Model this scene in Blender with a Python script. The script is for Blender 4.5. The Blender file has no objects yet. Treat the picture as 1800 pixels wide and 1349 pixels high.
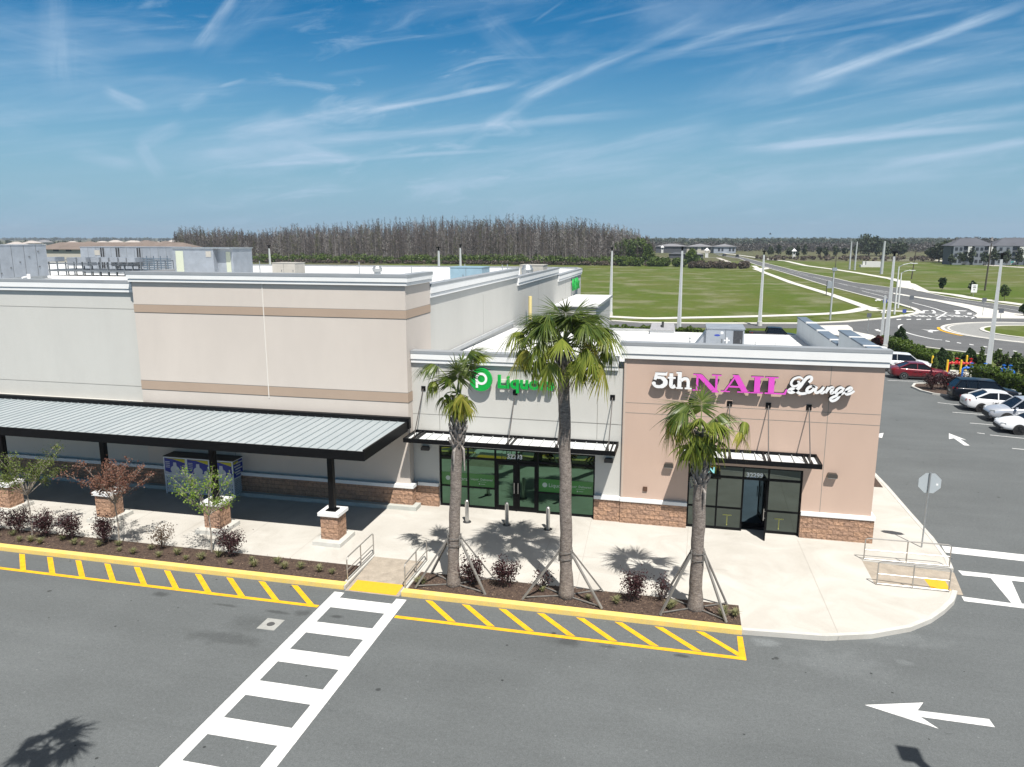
import bpy, bmesh, math, random
import numpy as np
from mathutils import Vector, Matrix
random.seed(7); rng = np.random.default_rng(7)
C = bpy.context.scene.collection
SC = bpy.context.scene
R = math.radians
# ---------------------------------------------------------------- camera
F_PX, CXP, CYP, HOR, YAW, HC = 1308.0, 900.0, 674.5, 418.0, R(13.1), 12.4
PITCH = math.atan((CYP-HOR)/F_PX)
cam = bpy.data.cameras.new('camera'); camo = bpy.data.objects.new('camera', cam); C.objects.link(camo)
cam.sensor_width = 36; cam.lens = F_PX/1800*36; cam.clip_end = 20000; cam.clip_start = .1
camo.location = (0, 0, HC); camo.rotation_euler = (math.pi/2-PITCH, 0, YAW)
SC.camera = camo
# ---------------------------------------------------------------- light
SUN_DIR = Vector((.253, -.434, .865)).normalized()          # towards the sun
sun = bpy.data.lights.new('sun', 'SUN'); suno = bpy.data.objects.new('sun', sun); C.objects.link(suno)
sun.energy = 5.0; sun.angle = R(.5); sun.color = (1, .96, .90)
suno.rotation_euler = SUN_DIR.to_track_quat('Z', 'Y').to_euler(); suno.location = (10, -20, 40)
SC.view_settings.view_transform = 'Standard'; SC.view_settings.look = 'None'
SC.view_settings.exposure = .42; SC.view_settings.gamma = 1; SC.view_settings.use_curve_mapping = False
SC.render.engine = 'CYCLES'
SC.cycles.max_bounces = 6; SC.cycles.transparent_max_bounces = 16; SC.cycles.volume_bounces = 0
SC.cycles.diffuse_bounces = 1; SC.cycles.glossy_bounces = 3
# pixel of the 1800x1349 photograph -> point of the place at a known height / depth / side plane
_F = Vector((-math.sin(YAW)*math.cos(PITCH), math.cos(YAW)*math.cos(PITCH), -math.sin(PITCH)))
_R = Vector((math.cos(YAW), math.sin(YAW), 0)); _U = _R.cross(_F)
def ray(x, y): return _F*F_PX+_R*(x-CXP)-_U*(y-CYP)
def G(x, y, z=0.): d = ray(x, y); t = (z-HC)/d.z; return (d.x*t, d.y*t)
def FY(x, y, Y): d = ray(x, y); t = Y/d.y; return (d.x*t, HC+d.z*t)
def FX(x, y, X): d = ray(x, y); t = X/d.x; return (d.y*t, HC+d.z*t)
def GP(pts, z=0.): return [G(x, y, z) for x, y in pts]
# ---------------------------------------------------------------- world
W = bpy.data.worlds.new('World'); SC.world = W; W.use_nodes = True
W.cycles.sampling_method = 'MANUAL'; W.cycles.sample_map_resolution = 256
nt = W.node_tree; nt.nodes.clear(); L = nt.links
def N(t, **k):
    n = nt.nodes.new(t)
    for a, b in k.items(): setattr(n, a, b)
    return n
def lk(a, b): L.new(a, b)
def setin(sock, v):
    if hasattr(v, 'is_output') or hasattr(v, 'links'): L.new(v, sock)
    else: sock.default_value = v
def M(op, a, b=None, c=None, clamp=False):
    n = N('ShaderNodeMath', operation=op, use_clamp=clamp)
    for i, v in enumerate((a, b, c)):
        if v is not None: setin(n.inputs[i], v)
    return n.outputs[0]
def DOT(a, v):
    n = N('ShaderNodeVectorMath', operation='DOT_PRODUCT'); L.new(a, n.inputs[0]); n.inputs[1].default_value = v
    return n.outputs['Value']
def SMOOTH(v, a, b):
    n = N('ShaderNodeMapRange', interpolation_type='SMOOTHSTEP', clamp=True)
    setin(n.inputs['Value'], v); n.inputs['From Min'].default_value = a; n.inputs['From Max'].default_value = b
    return n.outputs[0]
out = N('ShaderNodeOutputWorld'); bg = N('ShaderNodeBackground'); bg.inputs['Strength'].default_value = .078
sky = N('ShaderNodeTexSky', sky_type='NISHITA'); sky.sun_disc = False
sky.sun_elevation = math.asin(SUN_DIR.z); sky.sun_rotation = math.atan2(SUN_DIR.x, SUN_DIR.y)
sky.air_density = 1.0; sky.dust_density = 0; sky.ozone_density = 6; sky.altitude = 0
tc = N('ShaderNodeTexCoord'); D = tc.outputs['Generated']
hue = N('ShaderNodeHueSaturation'); L.new(sky.outputs[0], hue.inputs['Color']); hue.inputs['Saturation'].default_value = 1.36; hue.inputs['Value'].default_value = .82
tint = N('ShaderNodeMix', data_type='RGBA', blend_type='MULTIPLY'); tint.inputs[0].default_value = 1
L.new(hue.outputs[0], tint.inputs[6]); tint.inputs[7].default_value = (.78, 1.12, 1.02, 1)
# high cirrus and old contrails, laid out by direction in the sky
def nz(vec, scale, detail=4, rough=.55, dist=0):
    n = N('ShaderNodeTexNoise'); n.inputs['Scale'].default_value = scale; n.inputs['Detail'].default_value = detail
    n.inputs['Roughness'].default_value = rough; n.inputs['Distortion'].default_value = dist
    L.new(vec, n.inputs['Vector']); return n.outputs[0]
def streak(p, q, w, s, wob=.5, grain=(5, 45)):
    a = ray(*p).normalized(); b = ray(*q).normalized()
    n = a.cross(b).normalized(); m = (b-a).normalized(); la, lb = a.dot(m), b.dot(m)
    w = w/F_PX
    dn, dm = DOT(D, n), DOT(D, m)
    cv = N('ShaderNodeCombineXYZ'); L.new(M('MULTIPLY', dm, grain[0]), cv.inputs[0]); L.new(M('MULTIPLY', dn, grain[1]), cv.inputs[1])
    cv.inputs[2].default_value = random.random()*20
    t = nz(cv.outputs[0], 1.0, 7, .66)
    d2 = M('ADD', dn, M('MULTIPLY', M('SUBTRACT', t, .5), w*wob*2.6))
    mask = M('SUBTRACT', 1.0, SMOOTH(M('ABSOLUTE', d2), w*.1, w))
    e = (lb-la)
    ends = M('MULTIPLY', SMOOTH(dm, la, la+.3*e), M('SUBTRACT', 1.0, SMOOTH(dm, lb-.3*e, lb)))
    tex = SMOOTH(t, .36, .66)
    return M('MULTIPLY', M('MULTIPLY', mask, ends), M('MULTIPLY', M('MULTIPLY_ADD', tex, .75, .25), s))
ST = [((880, 190), (1260, 20), 13, .75), ((760, 300), (1000, 125), 12, .3), ((1060, 130), (1520, -20), 13, .42), ((1250, 90), (1760, 5), 5, .55),
      ((1360, 165), (1860, -12), 12, .78), ((1480, 160), (1860, 50), 18, .36), ((500, 252), (1180, 195), 11, .55), ((320, 300), (1010, 255), 5, .55),
      ((430, 235), (700, 165), 20, .6), ((600, 205), (930, 145), 7, .7), ((1240, 245), (1900, 130), 16, .38), ((1300, 275), (1900, 172), 14, .7),
      ((1180, 275), (1900, 210), 9, .65), ((1500, 300), (1900, 232), 11, .7), ((900, 305), (1300, 215), 36, .42), ((820, 330), (1250, 285), 22, .34),
      ((700, 330), (1100, 240), 34, .26), ((335, 105), (430, -30), 12, .6), ((345, 100), (520, -40), 34, .22), ((380, 155), (440, 138), 4, .42),
      ((175, 78*2), (265, 195), 13, .5), ((310, 195), (370, 165), 14, .34), ((110, 262), (250, 290), 20, .36), ((235, 260), (330, 215), 18, .4),
      ((235, 240), (290, 320), 16, .38), ((300, 285), (560, 255), 22, .3), ((380, 245), (520, 200), 20, .36), ((-60, 60), (230, 130), 70, .2), ((90, -60), (100, 180), 30, .22),
      ((830, 20), (960, 130), 34, .2), ((1000, 45), (1200, 0), 4, .22), ((930, 45), (1000, -5), 3, .25), ((560, 135), (700, 115), 6, .14),
      ((1000, 350), (1800, 300), 40, .22), ((600, 320), (1000, 350), 40, .14), ((500, 250), (620, 285), 12, .3), ((1380, 170), (1480, 142), 8, .3)]
acc = None
for p, q, w, s in ST:
    v = streak(p, q, w, s); acc = v if acc is None else M('ADD', acc, v)
_n = ray(1100, 270).normalized(); _m = (ray(1700, 180).normalized()-ray(900, 300).normalized()).normalized(); _k = _n.cross(_m).normalized()
cv = N('ShaderNodeCombineXYZ'); L.new(M('MULTIPLY', DOT(D, _m), 3.0), cv.inputs[0]); L.new(M('MULTIPLY', DOT(D, _k), 22.0), cv.inputs[1]); L.new(DOT(D, _n), cv.inputs[2])
veil = SMOOTH(nz(cv.outputs[0], 1.0, 6, .6, .6), .42, .82)
sep = N('ShaderNodeSeparateXYZ'); L.new(D, sep.inputs[0]); el = sep.outputs[2]
band = M('MULTIPLY', SMOOTH(el, .0, .10), M('SUBTRACT', 1.0, SMOOTH(el, .16, .42)))
acc = M('ADD', acc, M('MULTIPLY', M('MULTIPLY', veil, band), .50))
cv2 = N('ShaderNodeCombineXYZ'); L.new(M('MULTIPLY', DOT(D, _m), 9.0), cv2.inputs[0]); L.new(M('MULTIPLY', DOT(D, _k), 34.0), cv2.inputs[1]); L.new(M('MULTIPLY', DOT(D, _n), 4.0), cv2.inputs[2])
wisp = M('MULTIPLY', SMOOTH(nz(cv2.outputs[0], 1.0, 7, .62, .9), .50, .74), SMOOTH(nz(D, 3.1, 3, .5), .42, .60))
acc = M('ADD', acc, M('MULTIPLY', M('MULTIPLY', wisp, M('SUBTRACT', 1.0, SMOOTH(el, .22, .36))), .42))
low = M('SUBTRACT', 1.0, SMOOTH(el, -.02, .27))
hz_ = N('ShaderNodeMix', data_type='RGBA'); L.new(low, hz_.inputs[0]); L.new(tint.outputs[2], hz_.inputs[6]); hz_.inputs[7].default_value = (2.65, 4.4, 5.95, 1)
acc = M('MINIMUM', M('MULTIPLY', acc, .98), .85)
cl = N('ShaderNodeMix', data_type='RGBA'); L.new(acc, cl.inputs[0]); L.new(hz_.outputs[2], cl.inputs[6]); cl.inputs[7].default_value = (4.7, 6.2, 7.9, 1)
zen = N('ShaderNodeMix', data_type='RGBA'); L.new(SMOOTH(el, .34, .62), zen.inputs[0]); L.new(cl.outputs[2], zen.inputs[6]); zen.inputs[7].default_value = (3.3, 3.4, 3.6, 1)   # neutral grey added overhead, out of view, to set the fill in open shade
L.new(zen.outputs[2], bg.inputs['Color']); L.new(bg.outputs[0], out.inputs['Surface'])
# ---------------------------------------------------------------- materials
MATS = {}
def mat(name, col, rough=.8, var=.0, vs=1.0, bump=0., bs=30., metal=0., spec=.5, fine=0., fs=60., trans=0., emit=0., col2=None, coat=0., vdist=0., stretch=None):
    if name in MATS: return MATS[name]
    m = bpy.data.materials.new(name); m.use_nodes = True; t = m.node_tree; p = t.nodes['Principled BSDF']
    p.inputs['Base Color'].default_value = (*col, 1); p.inputs['Roughness'].default_value = rough; p.inputs['Metallic'].default_value = metal
    p.inputs['Specular IOR Level'].default_value = spec; p.inputs['Coat Weight'].default_value = coat
    tcn = t.nodes.new('ShaderNodeTexCoord'); src = tcn.outputs['Object']
    if stretch:
        mp = t.nodes.new('ShaderNodeMapping'); mp.inputs['Scale'].default_value = stretch; t.links.new(src, mp.inputs[0]); src = mp.outputs[0]
    cur = None
    def noise(scale, d=5, r=.6, di=0.):
        n = t.nodes.new('ShaderNodeTexNoise'); n.inputs['Scale'].default_value = scale; n.inputs['Detail'].default_value = d
        n.inputs['Roughness'].default_value = r; n.inputs['Distortion'].default_value = di; t.links.new(src, n.inputs['Vector']); return n.outputs[0]
    def rgbmix(fac, a, b, lo=.32, hi=.68):
        mr = t.nodes.new('ShaderNodeMapRange'); mr.inputs[1].default_value = lo; mr.inputs[2].default_value = hi; t.links.new(fac, mr.inputs[0])
        mx = t.nodes.new('ShaderNodeMix'); mx.data_type = 'RGBA'; t.links.new(mr.outputs[0], mx.inputs[0])
        for s, v in ((6, a), (7, b)):
            if hasattr(v, 'links'): t.links.new(v, mx.inputs[s])
            else: mx.inputs[s].default_value = (*v, 1)
        return mx.outputs[2]
    if col2 is not None: cur = rgbmix(noise(vs, 6, .6, vdist), col, col2)
    elif var: cur = rgbmix(noise(vs, 6, .6, vdist), tuple(c*(1-var) for c in col), tuple(min(1, c*(1+var)) for c in col))
    if fine:
        g = rgbmix(noise(fs, 3, .7), (1-fine,)*3, (1+fine,)*3)
        mx = t.nodes.new('ShaderNodeMix'); mx.data_type = 'RGBA'; mx.blend_type = 'MULTIPLY'; mx.inputs[0].default_value = 1
        if cur is not None: t.links.new(cur, mx.inputs[6])
        else: mx.inputs[6].default_value = (*col, 1)
        t.links.new(g, mx.inputs[7]); cur = mx.outputs[2]
    if cur is not None: t.links.new(cur, p.inputs['Base Color'])
    if bump:
        b = t.nodes.new('ShaderNodeBump'); b.inputs['Strength'].default_value = bump; b.inputs['Distance'].default_value = .02
        t.links.new(noise(bs), b.inputs['Height']); t.links.new(b.outputs[0], p.inputs['Normal'])
    if emit: p.inputs['Emission Color'].default_value = (*col, 1); p.inputs['Emission Strength'].default_value = emit
    if trans:
        tr = t.nodes.new('ShaderNodeBsdfTranslucent'); ms = t.nodes.new('ShaderNodeMixShader'); ms.inputs[0].default_value = trans
        if cur is not None: t.links.new(cur, tr.inputs[0])
        else: tr.inputs[0].default_value = (*col, 1)
        o = t.nodes['Material Output']; t.links.new(p.outputs[0], ms.inputs[1]); t.links.new(tr.outputs[0], ms.inputs[2]); t.links.new(ms.outputs[0], o.inputs[0])
    MATS[name] = m; return m
def cmul(t, a, b):
    mx = t.nodes.new('ShaderNodeMix'); mx.data_type = 'RGBA'; mx.blend_type = 'MULTIPLY'; mx.inputs[0].default_value = 1
    t.links.new(a, mx.inputs[6]); t.links.new(b, mx.inputs[7]); return mx.outputs[2]

def leafmat(name, a, b, tr=.35, rough=.5):
    m = bpy.data.materials.new(name); m.use_nodes = True; t = m.node_tree; p = t.nodes['Principled BSDF']
    g = t.nodes.new('ShaderNodeNewGeometry'); r = t.nodes.new('ShaderNodeMix'); r.data_type = 'RGBA'
    t.links.new(g.outputs['Random Per Island'], r.inputs[0]); r.inputs[6].default_value = (*a, 1); r.inputs[7].default_value = (*b, 1)
    t.links.new(r.outputs[2], p.inputs['Base Color']); p.inputs['Roughness'].default_value = rough; p.inputs['Specular IOR Level'].default_value = .3
    x = t.nodes.new('ShaderNodeBsdfTranslucent'); t.links.new(r.outputs[2], x.inputs[0]); s = t.nodes.new('ShaderNodeMixShader'); s.inputs[0].default_value = tr
    t.links.new(p.outputs[0], s.inputs[1]); t.links.new(x.outputs[0], s.inputs[2]); t.links.new(s.outputs[0], t.nodes['Material Output'].inputs[0])
    return m

def asphalt_mat(name, base):
    m = mat(name, base, .9, bump=.35, bs=70, spec=.25); t = m.node_tree; p = t.nodes['Principled BSDF']; lkk = t.links.new
    src = t.nodes.new('ShaderNodeNewGeometry').outputs['Position']
    def nse(scale, d, r=.6, st=None, di=0.):
        n = t.nodes.new('ShaderNodeTexNoise'); n.inputs['Scale'].default_value = scale; n.inputs['Detail'].default_value = d; n.inputs['Roughness'].default_value = r; n.inputs['Distortion'].default_value = di
        if st:
            mp = t.nodes.new('ShaderNodeMapping'); mp.inputs['Scale'].default_value = st; lkk(src, mp.inputs[0]); lkk(mp.outputs[0], n.inputs[0])
        else: lkk(src, n.inputs[0])
        return n.outputs[0]
    def mr(v, a, b, c, d):
        n = t.nodes.new('ShaderNodeMapRange'); n.inputs[1].default_value = a; n.inputs[2].default_value = b; n.inputs[3].default_value = c; n.inputs[4].default_value = d; lkk(v, n.inputs[0]); return n.outputs[0]
    def mul(a, b):
        n = t.nodes.new('ShaderNodeMath'); n.operation = 'MULTIPLY'; lkk(a, n.inputs[0]); lkk(b, n.inputs[1]); return n.outputs[0]
    f = mr(nse(.22, 5), .3, .7, .90, 1.10)
    f = mul(f, mr(nse(.8, 4, st=(.12, 1.2, 1)), .3, .7, .95, 1.05))
    f = mul(f, mr(nse(9, 3, .85), .25, .75, .84, 1.16)); f = mul(f, mr(nse(24, 2, .85), .25, .75, .78, 1.22))
    f = mul(f, mr(nse(60, 2, .8), .25, .75, .76, 1.26))
    v = t.nodes.new('ShaderNodeTexVoronoi'); v.inputs['Scale'].default_value = 1.1; lkk(src, v.inputs[0]); f = mul(f, mr(v.outputs[0], .036, .052, .34, 1.0))
    v = t.nodes.new('ShaderNodeTexVoronoi'); v.inputs['Scale'].default_value = 2.1; lkk(src, v.inputs[0]); f = mul(f, mr(v.outputs[0], .045, .070, 1.45, 1.0))
    v = t.nodes.new('ShaderNodeTexVoronoi'); v.inputs['Scale'].default_value = .43; lkk(src, v.inputs[0]); f = mul(f, mr(v.outputs[0], .024, .040, .45, 1.0))
    f = mul(f, mr(nse(1.6, 6, .65, st=(.6, 1.6, 1)), .66, .74, 1.0, .72))         # dark drips
    f = mul(f, mr(nse(6.5, 3, .6), .72, .76, 1.0, .55))
    f = mul(f, mr(nse(.9, 5, .7, di=1.), .69, .8, 1.0, 1.16))                       # pale scuffs
    wob = nse(2.2, 4, .6)
    for (px_, py_, rx, ry, am) in ((395, 1122, 1.7, .45, .72), (440, 1098, 1.0, .7, .85), (283, 1045, .35, .22, .62), (532, 1078, .34, .26, .66), (485, 1076, .55, .12, .62), (395, 1064, .6, .10, .65), (1000, 1128, .5, .3, .72), (985, 1126, .9, .5, .86), (1195, 1153, .35, .12, .5), (1068, 1137, .32, .12, .6), (590, 1084, .3, .12, .55), (1470, 1165, 1.8, .9, 1.22), (1560, 1120, 2.2, .6, 1.25), (1345, 1130, .5, .3, 1.4), (1590, 1165, .3, .2, 1.25), (1350, 800, 4., 2., .9), (1240, 1230, 5, 2, 1.06), (700, 1240, 4, 2.5, .94), (150, 1130, 5, 2, 1.05)):
        gx, gy = G(px_, py_); mp = t.nodes.new('ShaderNodeMapping'); mp.vector_type = 'POINT'; mp.inputs['Location'].default_value = (-gx/rx, -gy/ry, 0); mp.inputs['Scale'].default_value = (1/rx, 1/ry, 0); lkk(src, mp.inputs[0])
        ln = t.nodes.new('ShaderNodeVectorMath'); ln.operation = 'LENGTH'; lkk(mp.outputs[0], ln.inputs[0]); ad = t.nodes.new('ShaderNodeMath'); ad.operation = 'MULTIPLY_ADD'; lkk(wob, ad.inputs[0]); ad.inputs[1].default_value = 1.5; lkk(ln.outputs['Value'], ad.inputs[2])
        f = mul(f, mr(ad.outputs[0], 1.15, 1.75, am, 1.0))
    c = t.nodes.new('ShaderNodeMix'); c.data_type = 'RGBA'; c.blend_type = 'MULTIPLY'; c.inputs[0].default_value = 1; c.inputs[6].default_value = (*base, 1)
    cc = t.nodes.new('ShaderNodeCombineColor'); [lkk(f, cc.inputs[i]) for i in range(3)]; lkk(cc.outputs[0], c.inputs[7]); lkk(c.outputs[2], p.inputs['Base Color'])
    return m
ASPH = asphalt_mat('asphalt', (.118, .127, .129)); ROADM = asphalt_mat('road_asphalt', (.118, .120, .122)); ASPHD = mat('asphalt_patch', (.060, .064, .066), .9, .2, 1.5, .3, 60, fine=.15, fs=60)
def stain_concrete(name, a, b):
    m = mat(name, a, .85, bump=.12, bs=40, col2=b, vs=.45, fine=.05, fs=25, spec=.2, vdist=1.2); return m
CONC = stain_concrete('concrete', (.455, .43, .385), (.55, .53, .485)); CONC2 = mat('concrete_curb', (.54, .53, .49), .85, .10, 2, .2, 30, fine=.06); CRAMP = mat('concrete_ramp', (.36, .31, .25), .9, .15, 3, .3, 60, fine=.2, fs=40)
CONCF = mat('far_concrete', (.60, .58, .53), .9, .10, .5); BASEC = mat('footing_concrete', (.47, .48, .44), .85, .1, 3, .2, 30)
WHITEP = mat('white_marking', (.80, .80, .79), .7, bump=.15, bs=70, col2=(.56, .56, .55), vs=6, fine=.16, fs=45); YELP = mat('yellow_marking', (.76, .41, .010), .7, .16, 4, .15, 70, fine=.08, fs=60)
YELC = mat('yellow_kerb_paint', (.80, .56, .13), .7, bump=.15, bs=40, col2=(.70, .52, .2), vs=4, fine=.08, fs=30); YTAC = mat('yellow_tactile', (.76, .40, .02), .7, .05, 8, .5, 90)
TANL = mat('stucco_pale_tan', (.58, .52, .465), .9, .035, .4, .15, 90, fine=.012, fs=2.2, spec=.15, stretch=(1, 1, .35)); TAN = mat('stucco_tan', (.52, .385, .31), .9, .04, .5, .15, 90, fine=.012, fs=2.2, spec=.15, stretch=(1, 1, .35))
BAND = mat('stucco_band', (.40, .305, .235), .9, .03, .6, .15, 90, spec=.15); GREY = mat('stucco_grey', (.53, .52, .485), .9, .035, .35, .15, 90, fine=.012, fs=2.2, spec=.15, stretch=(1, 1, .35))
CORN = mat('cornice_white', (.76, .76, .75), .8, .03, 1, .05, 50); CAPM = mat('cap_metal', (.33, .345, .36), .5, .08, .8, 0, metal=.2, spec=.4)
CAPB = mat('cap_sheet_blue', (.125, .165, .215), .65, .15, 1.5, 0, metal=.1); ROOFW = mat('roof_membrane', (.66, .665, .66), .7, bump=.1, bs=4, col2=(.76, .76, .75), vs=.25, fine=.05, fs=2, vdist=1)
JOINT = mat('joint', (.22, .21, .19), .9); JLIGHT = mat('light_sealant', (.72, .68, .62), .7)
BLK = mat('black_metal', (.004, .0042, .005), .5, .2, 4, spec=.18); BLKT = mat('black_trim', (.03, .03, .032), .6); DARKI = mat('dark_interior', (.012, .014, .016), .9)
STEEL = mat('steel', (.50, .50, .49), .33, .08, 3, metal=.9); GALV = mat('galvanised', (.42, .44, .45), .45, .12, 2, metal=.75); RAILM = mat('rail_metal', (.42, .40, .37), .4, .1, 3, metal=.6)
HVAC = mat('hvac_grey', (.33, .36, .40), .5, .12, 1.2, metal=.35); HVACB = mat('hvac_bluegrey', (.22, .33, .40), .5, .08, 1.5); HVACT = mat('hvac_tan', (.40, .38, .34), .6, .08, 1.5)
HDARK = mat('coil_dark', (.04, .043, .05), .7, .3, 12); DOORC = mat('cream_door', (.50, .53, .42), .6)
POLEM = mat('pole_concrete', (.62, .63, .63), .7, .06, 3, .1, 40); WOOD = mat('weathered_wood', (.19, .18, .165), .9, .25, 3, .4, 25, stretch=(1, 1, .15))
UPOLE = mat('utility_concrete', (.40, .42, .43), .8, .1, 1); UWOOD = mat('utility_wood', (.07, .06, .05), .9, .2, 1)
def glassy(name, col, rough=.02):
    m = mat(name, col, rough, metal=1.0, var=.10, vs=.8); t = m.node_tree; p = t.nodes['Principled BSDF']
    b = t.nodes.new('ShaderNodeBump'); b.inputs['Strength'].default_value = .06; b.inputs['Distance'].default_value = .02
    n = t.nodes.new('ShaderNodeTexNoise'); n.inputs['Scale'].default_value = .9; g = t.nodes.new('ShaderNodeNewGeometry'); t.links.new(g.outputs['Position'], n.inputs[0])
    t.links.new(n.outputs[0], b.inputs['Height']); t.links.new(b.outputs[0], p.inputs['Normal']); return m
GLG = glassy('green_film_glass', (.080, .150, .105)); GLN = glassy('clear_shop_glass', (.095, .115, .108)); GFILM = mat('green_film_band', (.045, .20, .04), .3)
DECAL = mat('pale_decal', (.42, .50, .44), .5); DECALW = mat('white_decal', (.88, .89, .89), .5); TAPE = mat('yellow_tape', (.42, .42, .12), .6)
GREENS = mat('sign_green', (.004, .36, .055), .4, spec=.4); PINKS = mat('sign_pink', (.70, .085, .54), .45); SWHITE = mat('sign_white', (.80, .80, .80), .5)
MULCH = mat('mulch', (.035, .021, .016), .95, bump=1.0, bs=22, col2=(.105, .070, .05), vs=11, fine=.55, fs=38)
GRASSG = None
def grass_mat(name, a, b, c, dry=.62):
    m = mat(name, a, .95, bump=.6, bs=3, spec=.1); t = m.node_tree; p = t.nodes['Principled BSDF']; lkk = t.links.new
    src = t.nodes.new('ShaderNodeNewGeometry').outputs['Position']
    def nse(scale, d, r=.6, st=None):
        n = t.nodes.new('ShaderNodeTexNoise'); n.inputs['Scale'].default_value = scale; n.inputs['Detail'].default_value = d; n.inputs['Roughness'].default_value = r
        mp = t.nodes.new('ShaderNodeMapping'); mp.inputs['Scale'].default_value = st or (1, 1, 1); lkk(src, mp.inputs[0]); lkk(mp.outputs[0], n.inputs[0]); return n.outputs[0]
    def mix(f, lo, hi, x, y):
        mr = t.nodes.new('ShaderNodeMapRange'); mr.inputs[1].default_value = lo; mr.inputs[2].default_value = hi; lkk(f, mr.inputs[0])
        q = t.nodes.new('ShaderNodeMix'); q.data_type = 'RGBA'; lkk(mr.outputs[0], q.inputs[0])
        for s, v in ((6, x), (7, y)):
            if hasattr(v, 'links'): lkk(v, q.inputs[s])
            else: q.inputs[s].default_value = (*v, 1)
        return q.outputs[2]
    k = mix(nse(.035, 5, .6, (1, .5, 1)), .35, .65, a, b)
    k = mix(nse(.30, 6, .75, (.30, .9, 1)), dry, dry+.12, k, c); k = mix(nse(.09, 5, .6), .50, .66, k, tuple((q+w)/2 for q, w in zip(b, c)))
    k = cmul(t, k, mix(nse(1.3, 5, .75, (.5, 1, 1)), .25, .75, (.72,)*3, (1.25,)*3))
    k = cmul(t, k, mix(nse(9, 3, .8), .2, .8, (.75,)*3, (1.25,)*3))
    lkk(k, p.inputs['Base Color']); return m
GRS = grass_mat('field_grass', (.072, .110, .014), (.105, .118, .030), (.23, .225, .16), .60)
PLAIN = grass_mat('far_plain', (.07, .085, .035), (.10, .10, .05), (.16, .14, .09), .5)
# split-face block
def stone_mat():
    m = mat('split_face_block', (.42, .27, .19), .95, spec=.1); t = m.node_tree; p = t.nodes['Principled BSDF']; lkk = t.links.new
    g = t.nodes.new('ShaderNodeNewGeometry'); sp = t.nodes.new('ShaderNodeSeparateXYZ'); lkk(g.outputs['Position'], sp.inputs[0])
    ad = t.nodes.new('ShaderNodeMath'); ad.operation = 'ADD'; lkk(sp.outputs[0], ad.inputs[0]); lkk(sp.outputs[1], ad.inputs[1])
    cb = t.nodes.new('ShaderNodeCombineXYZ'); lkk(ad.outputs[0], cb.inputs[0]); lkk(sp.outputs[2], cb.inputs[1])
    br = t.nodes.new('ShaderNodeTexBrick'); lkk(cb.outputs[0], br.inputs['Vector']); br.inputs['Scale'].default_value = 1
    br.inputs['Brick Width'].default_value = .40; br.inputs['Row Height'].default_value = .2; br.inputs['Mortar Size'].default_value = .008; br.inputs['Mortar Smooth'].default_value = .3
    br.inputs['Color1'].default_value = (.46, .285, .19, 1); br.inputs['Color2'].default_value = (.36, .23, .165, 1); br.inputs['Mortar'].default_value = (.27, .18, .13, 1)
    n = t.nodes.new('ShaderNodeTexNoise'); n.inputs['Scale'].default_value = 9; n.inputs['Detail'].default_value = 6; n.inputs['Roughness'].default_value = .65; lkk(g.outputs['Position'], n.inputs[0])
    v = t.nodes.new('ShaderNodeTexVoronoi'); v.inputs['Scale'].default_value = 7; v.distance = 'CHEBYCHEV'; lkk(g.outputs['Position'], v.inputs[0])
    mr = t.nodes.new('ShaderNodeMapRange'); mr.inputs[1].default_value = .3; mr.inputs[2].default_value = .7; mr.inputs[3].default_value = .78; mr.inputs[4].default_value = 1.2; lkk(n.outputs[0], mr.inputs[0])
    cc = t.nodes.new('ShaderNodeCombineColor'); [lkk(mr.outputs[0], cc.inputs[i]) for i in range(3)]
    lkk(cmul(t, br.outputs[0], cc.outputs[0]), p.inputs['Base Color'])
    s1 = t.nodes.new('ShaderNodeMath'); s1.operation = 'MULTIPLY_ADD'; lkk(v.outputs[0], s1.inputs[0]); s1.inputs[1].default_value = .9; lkk(n.outputs[0], s1.inputs[2])
    s2 = t.nodes.new('ShaderNodeMath'); s2.operation = 'MULTIPLY_ADD'; lkk(br.outputs['Fac'], s2.inputs[0]); s2.inputs[1].default_value = -.8; lkk(s1.outputs[0], s2.inputs[2])
    b = t.nodes.new('ShaderNodeBump'); b.inputs['Strength'].default_value = 1.0; b.inputs['Distance'].default_value = .06; lkk(s2.outputs[0], b.inputs['Height']); lkk(b.outputs[0], p.inputs['Normal'])
    return m
STONE = stone_mat()
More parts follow.
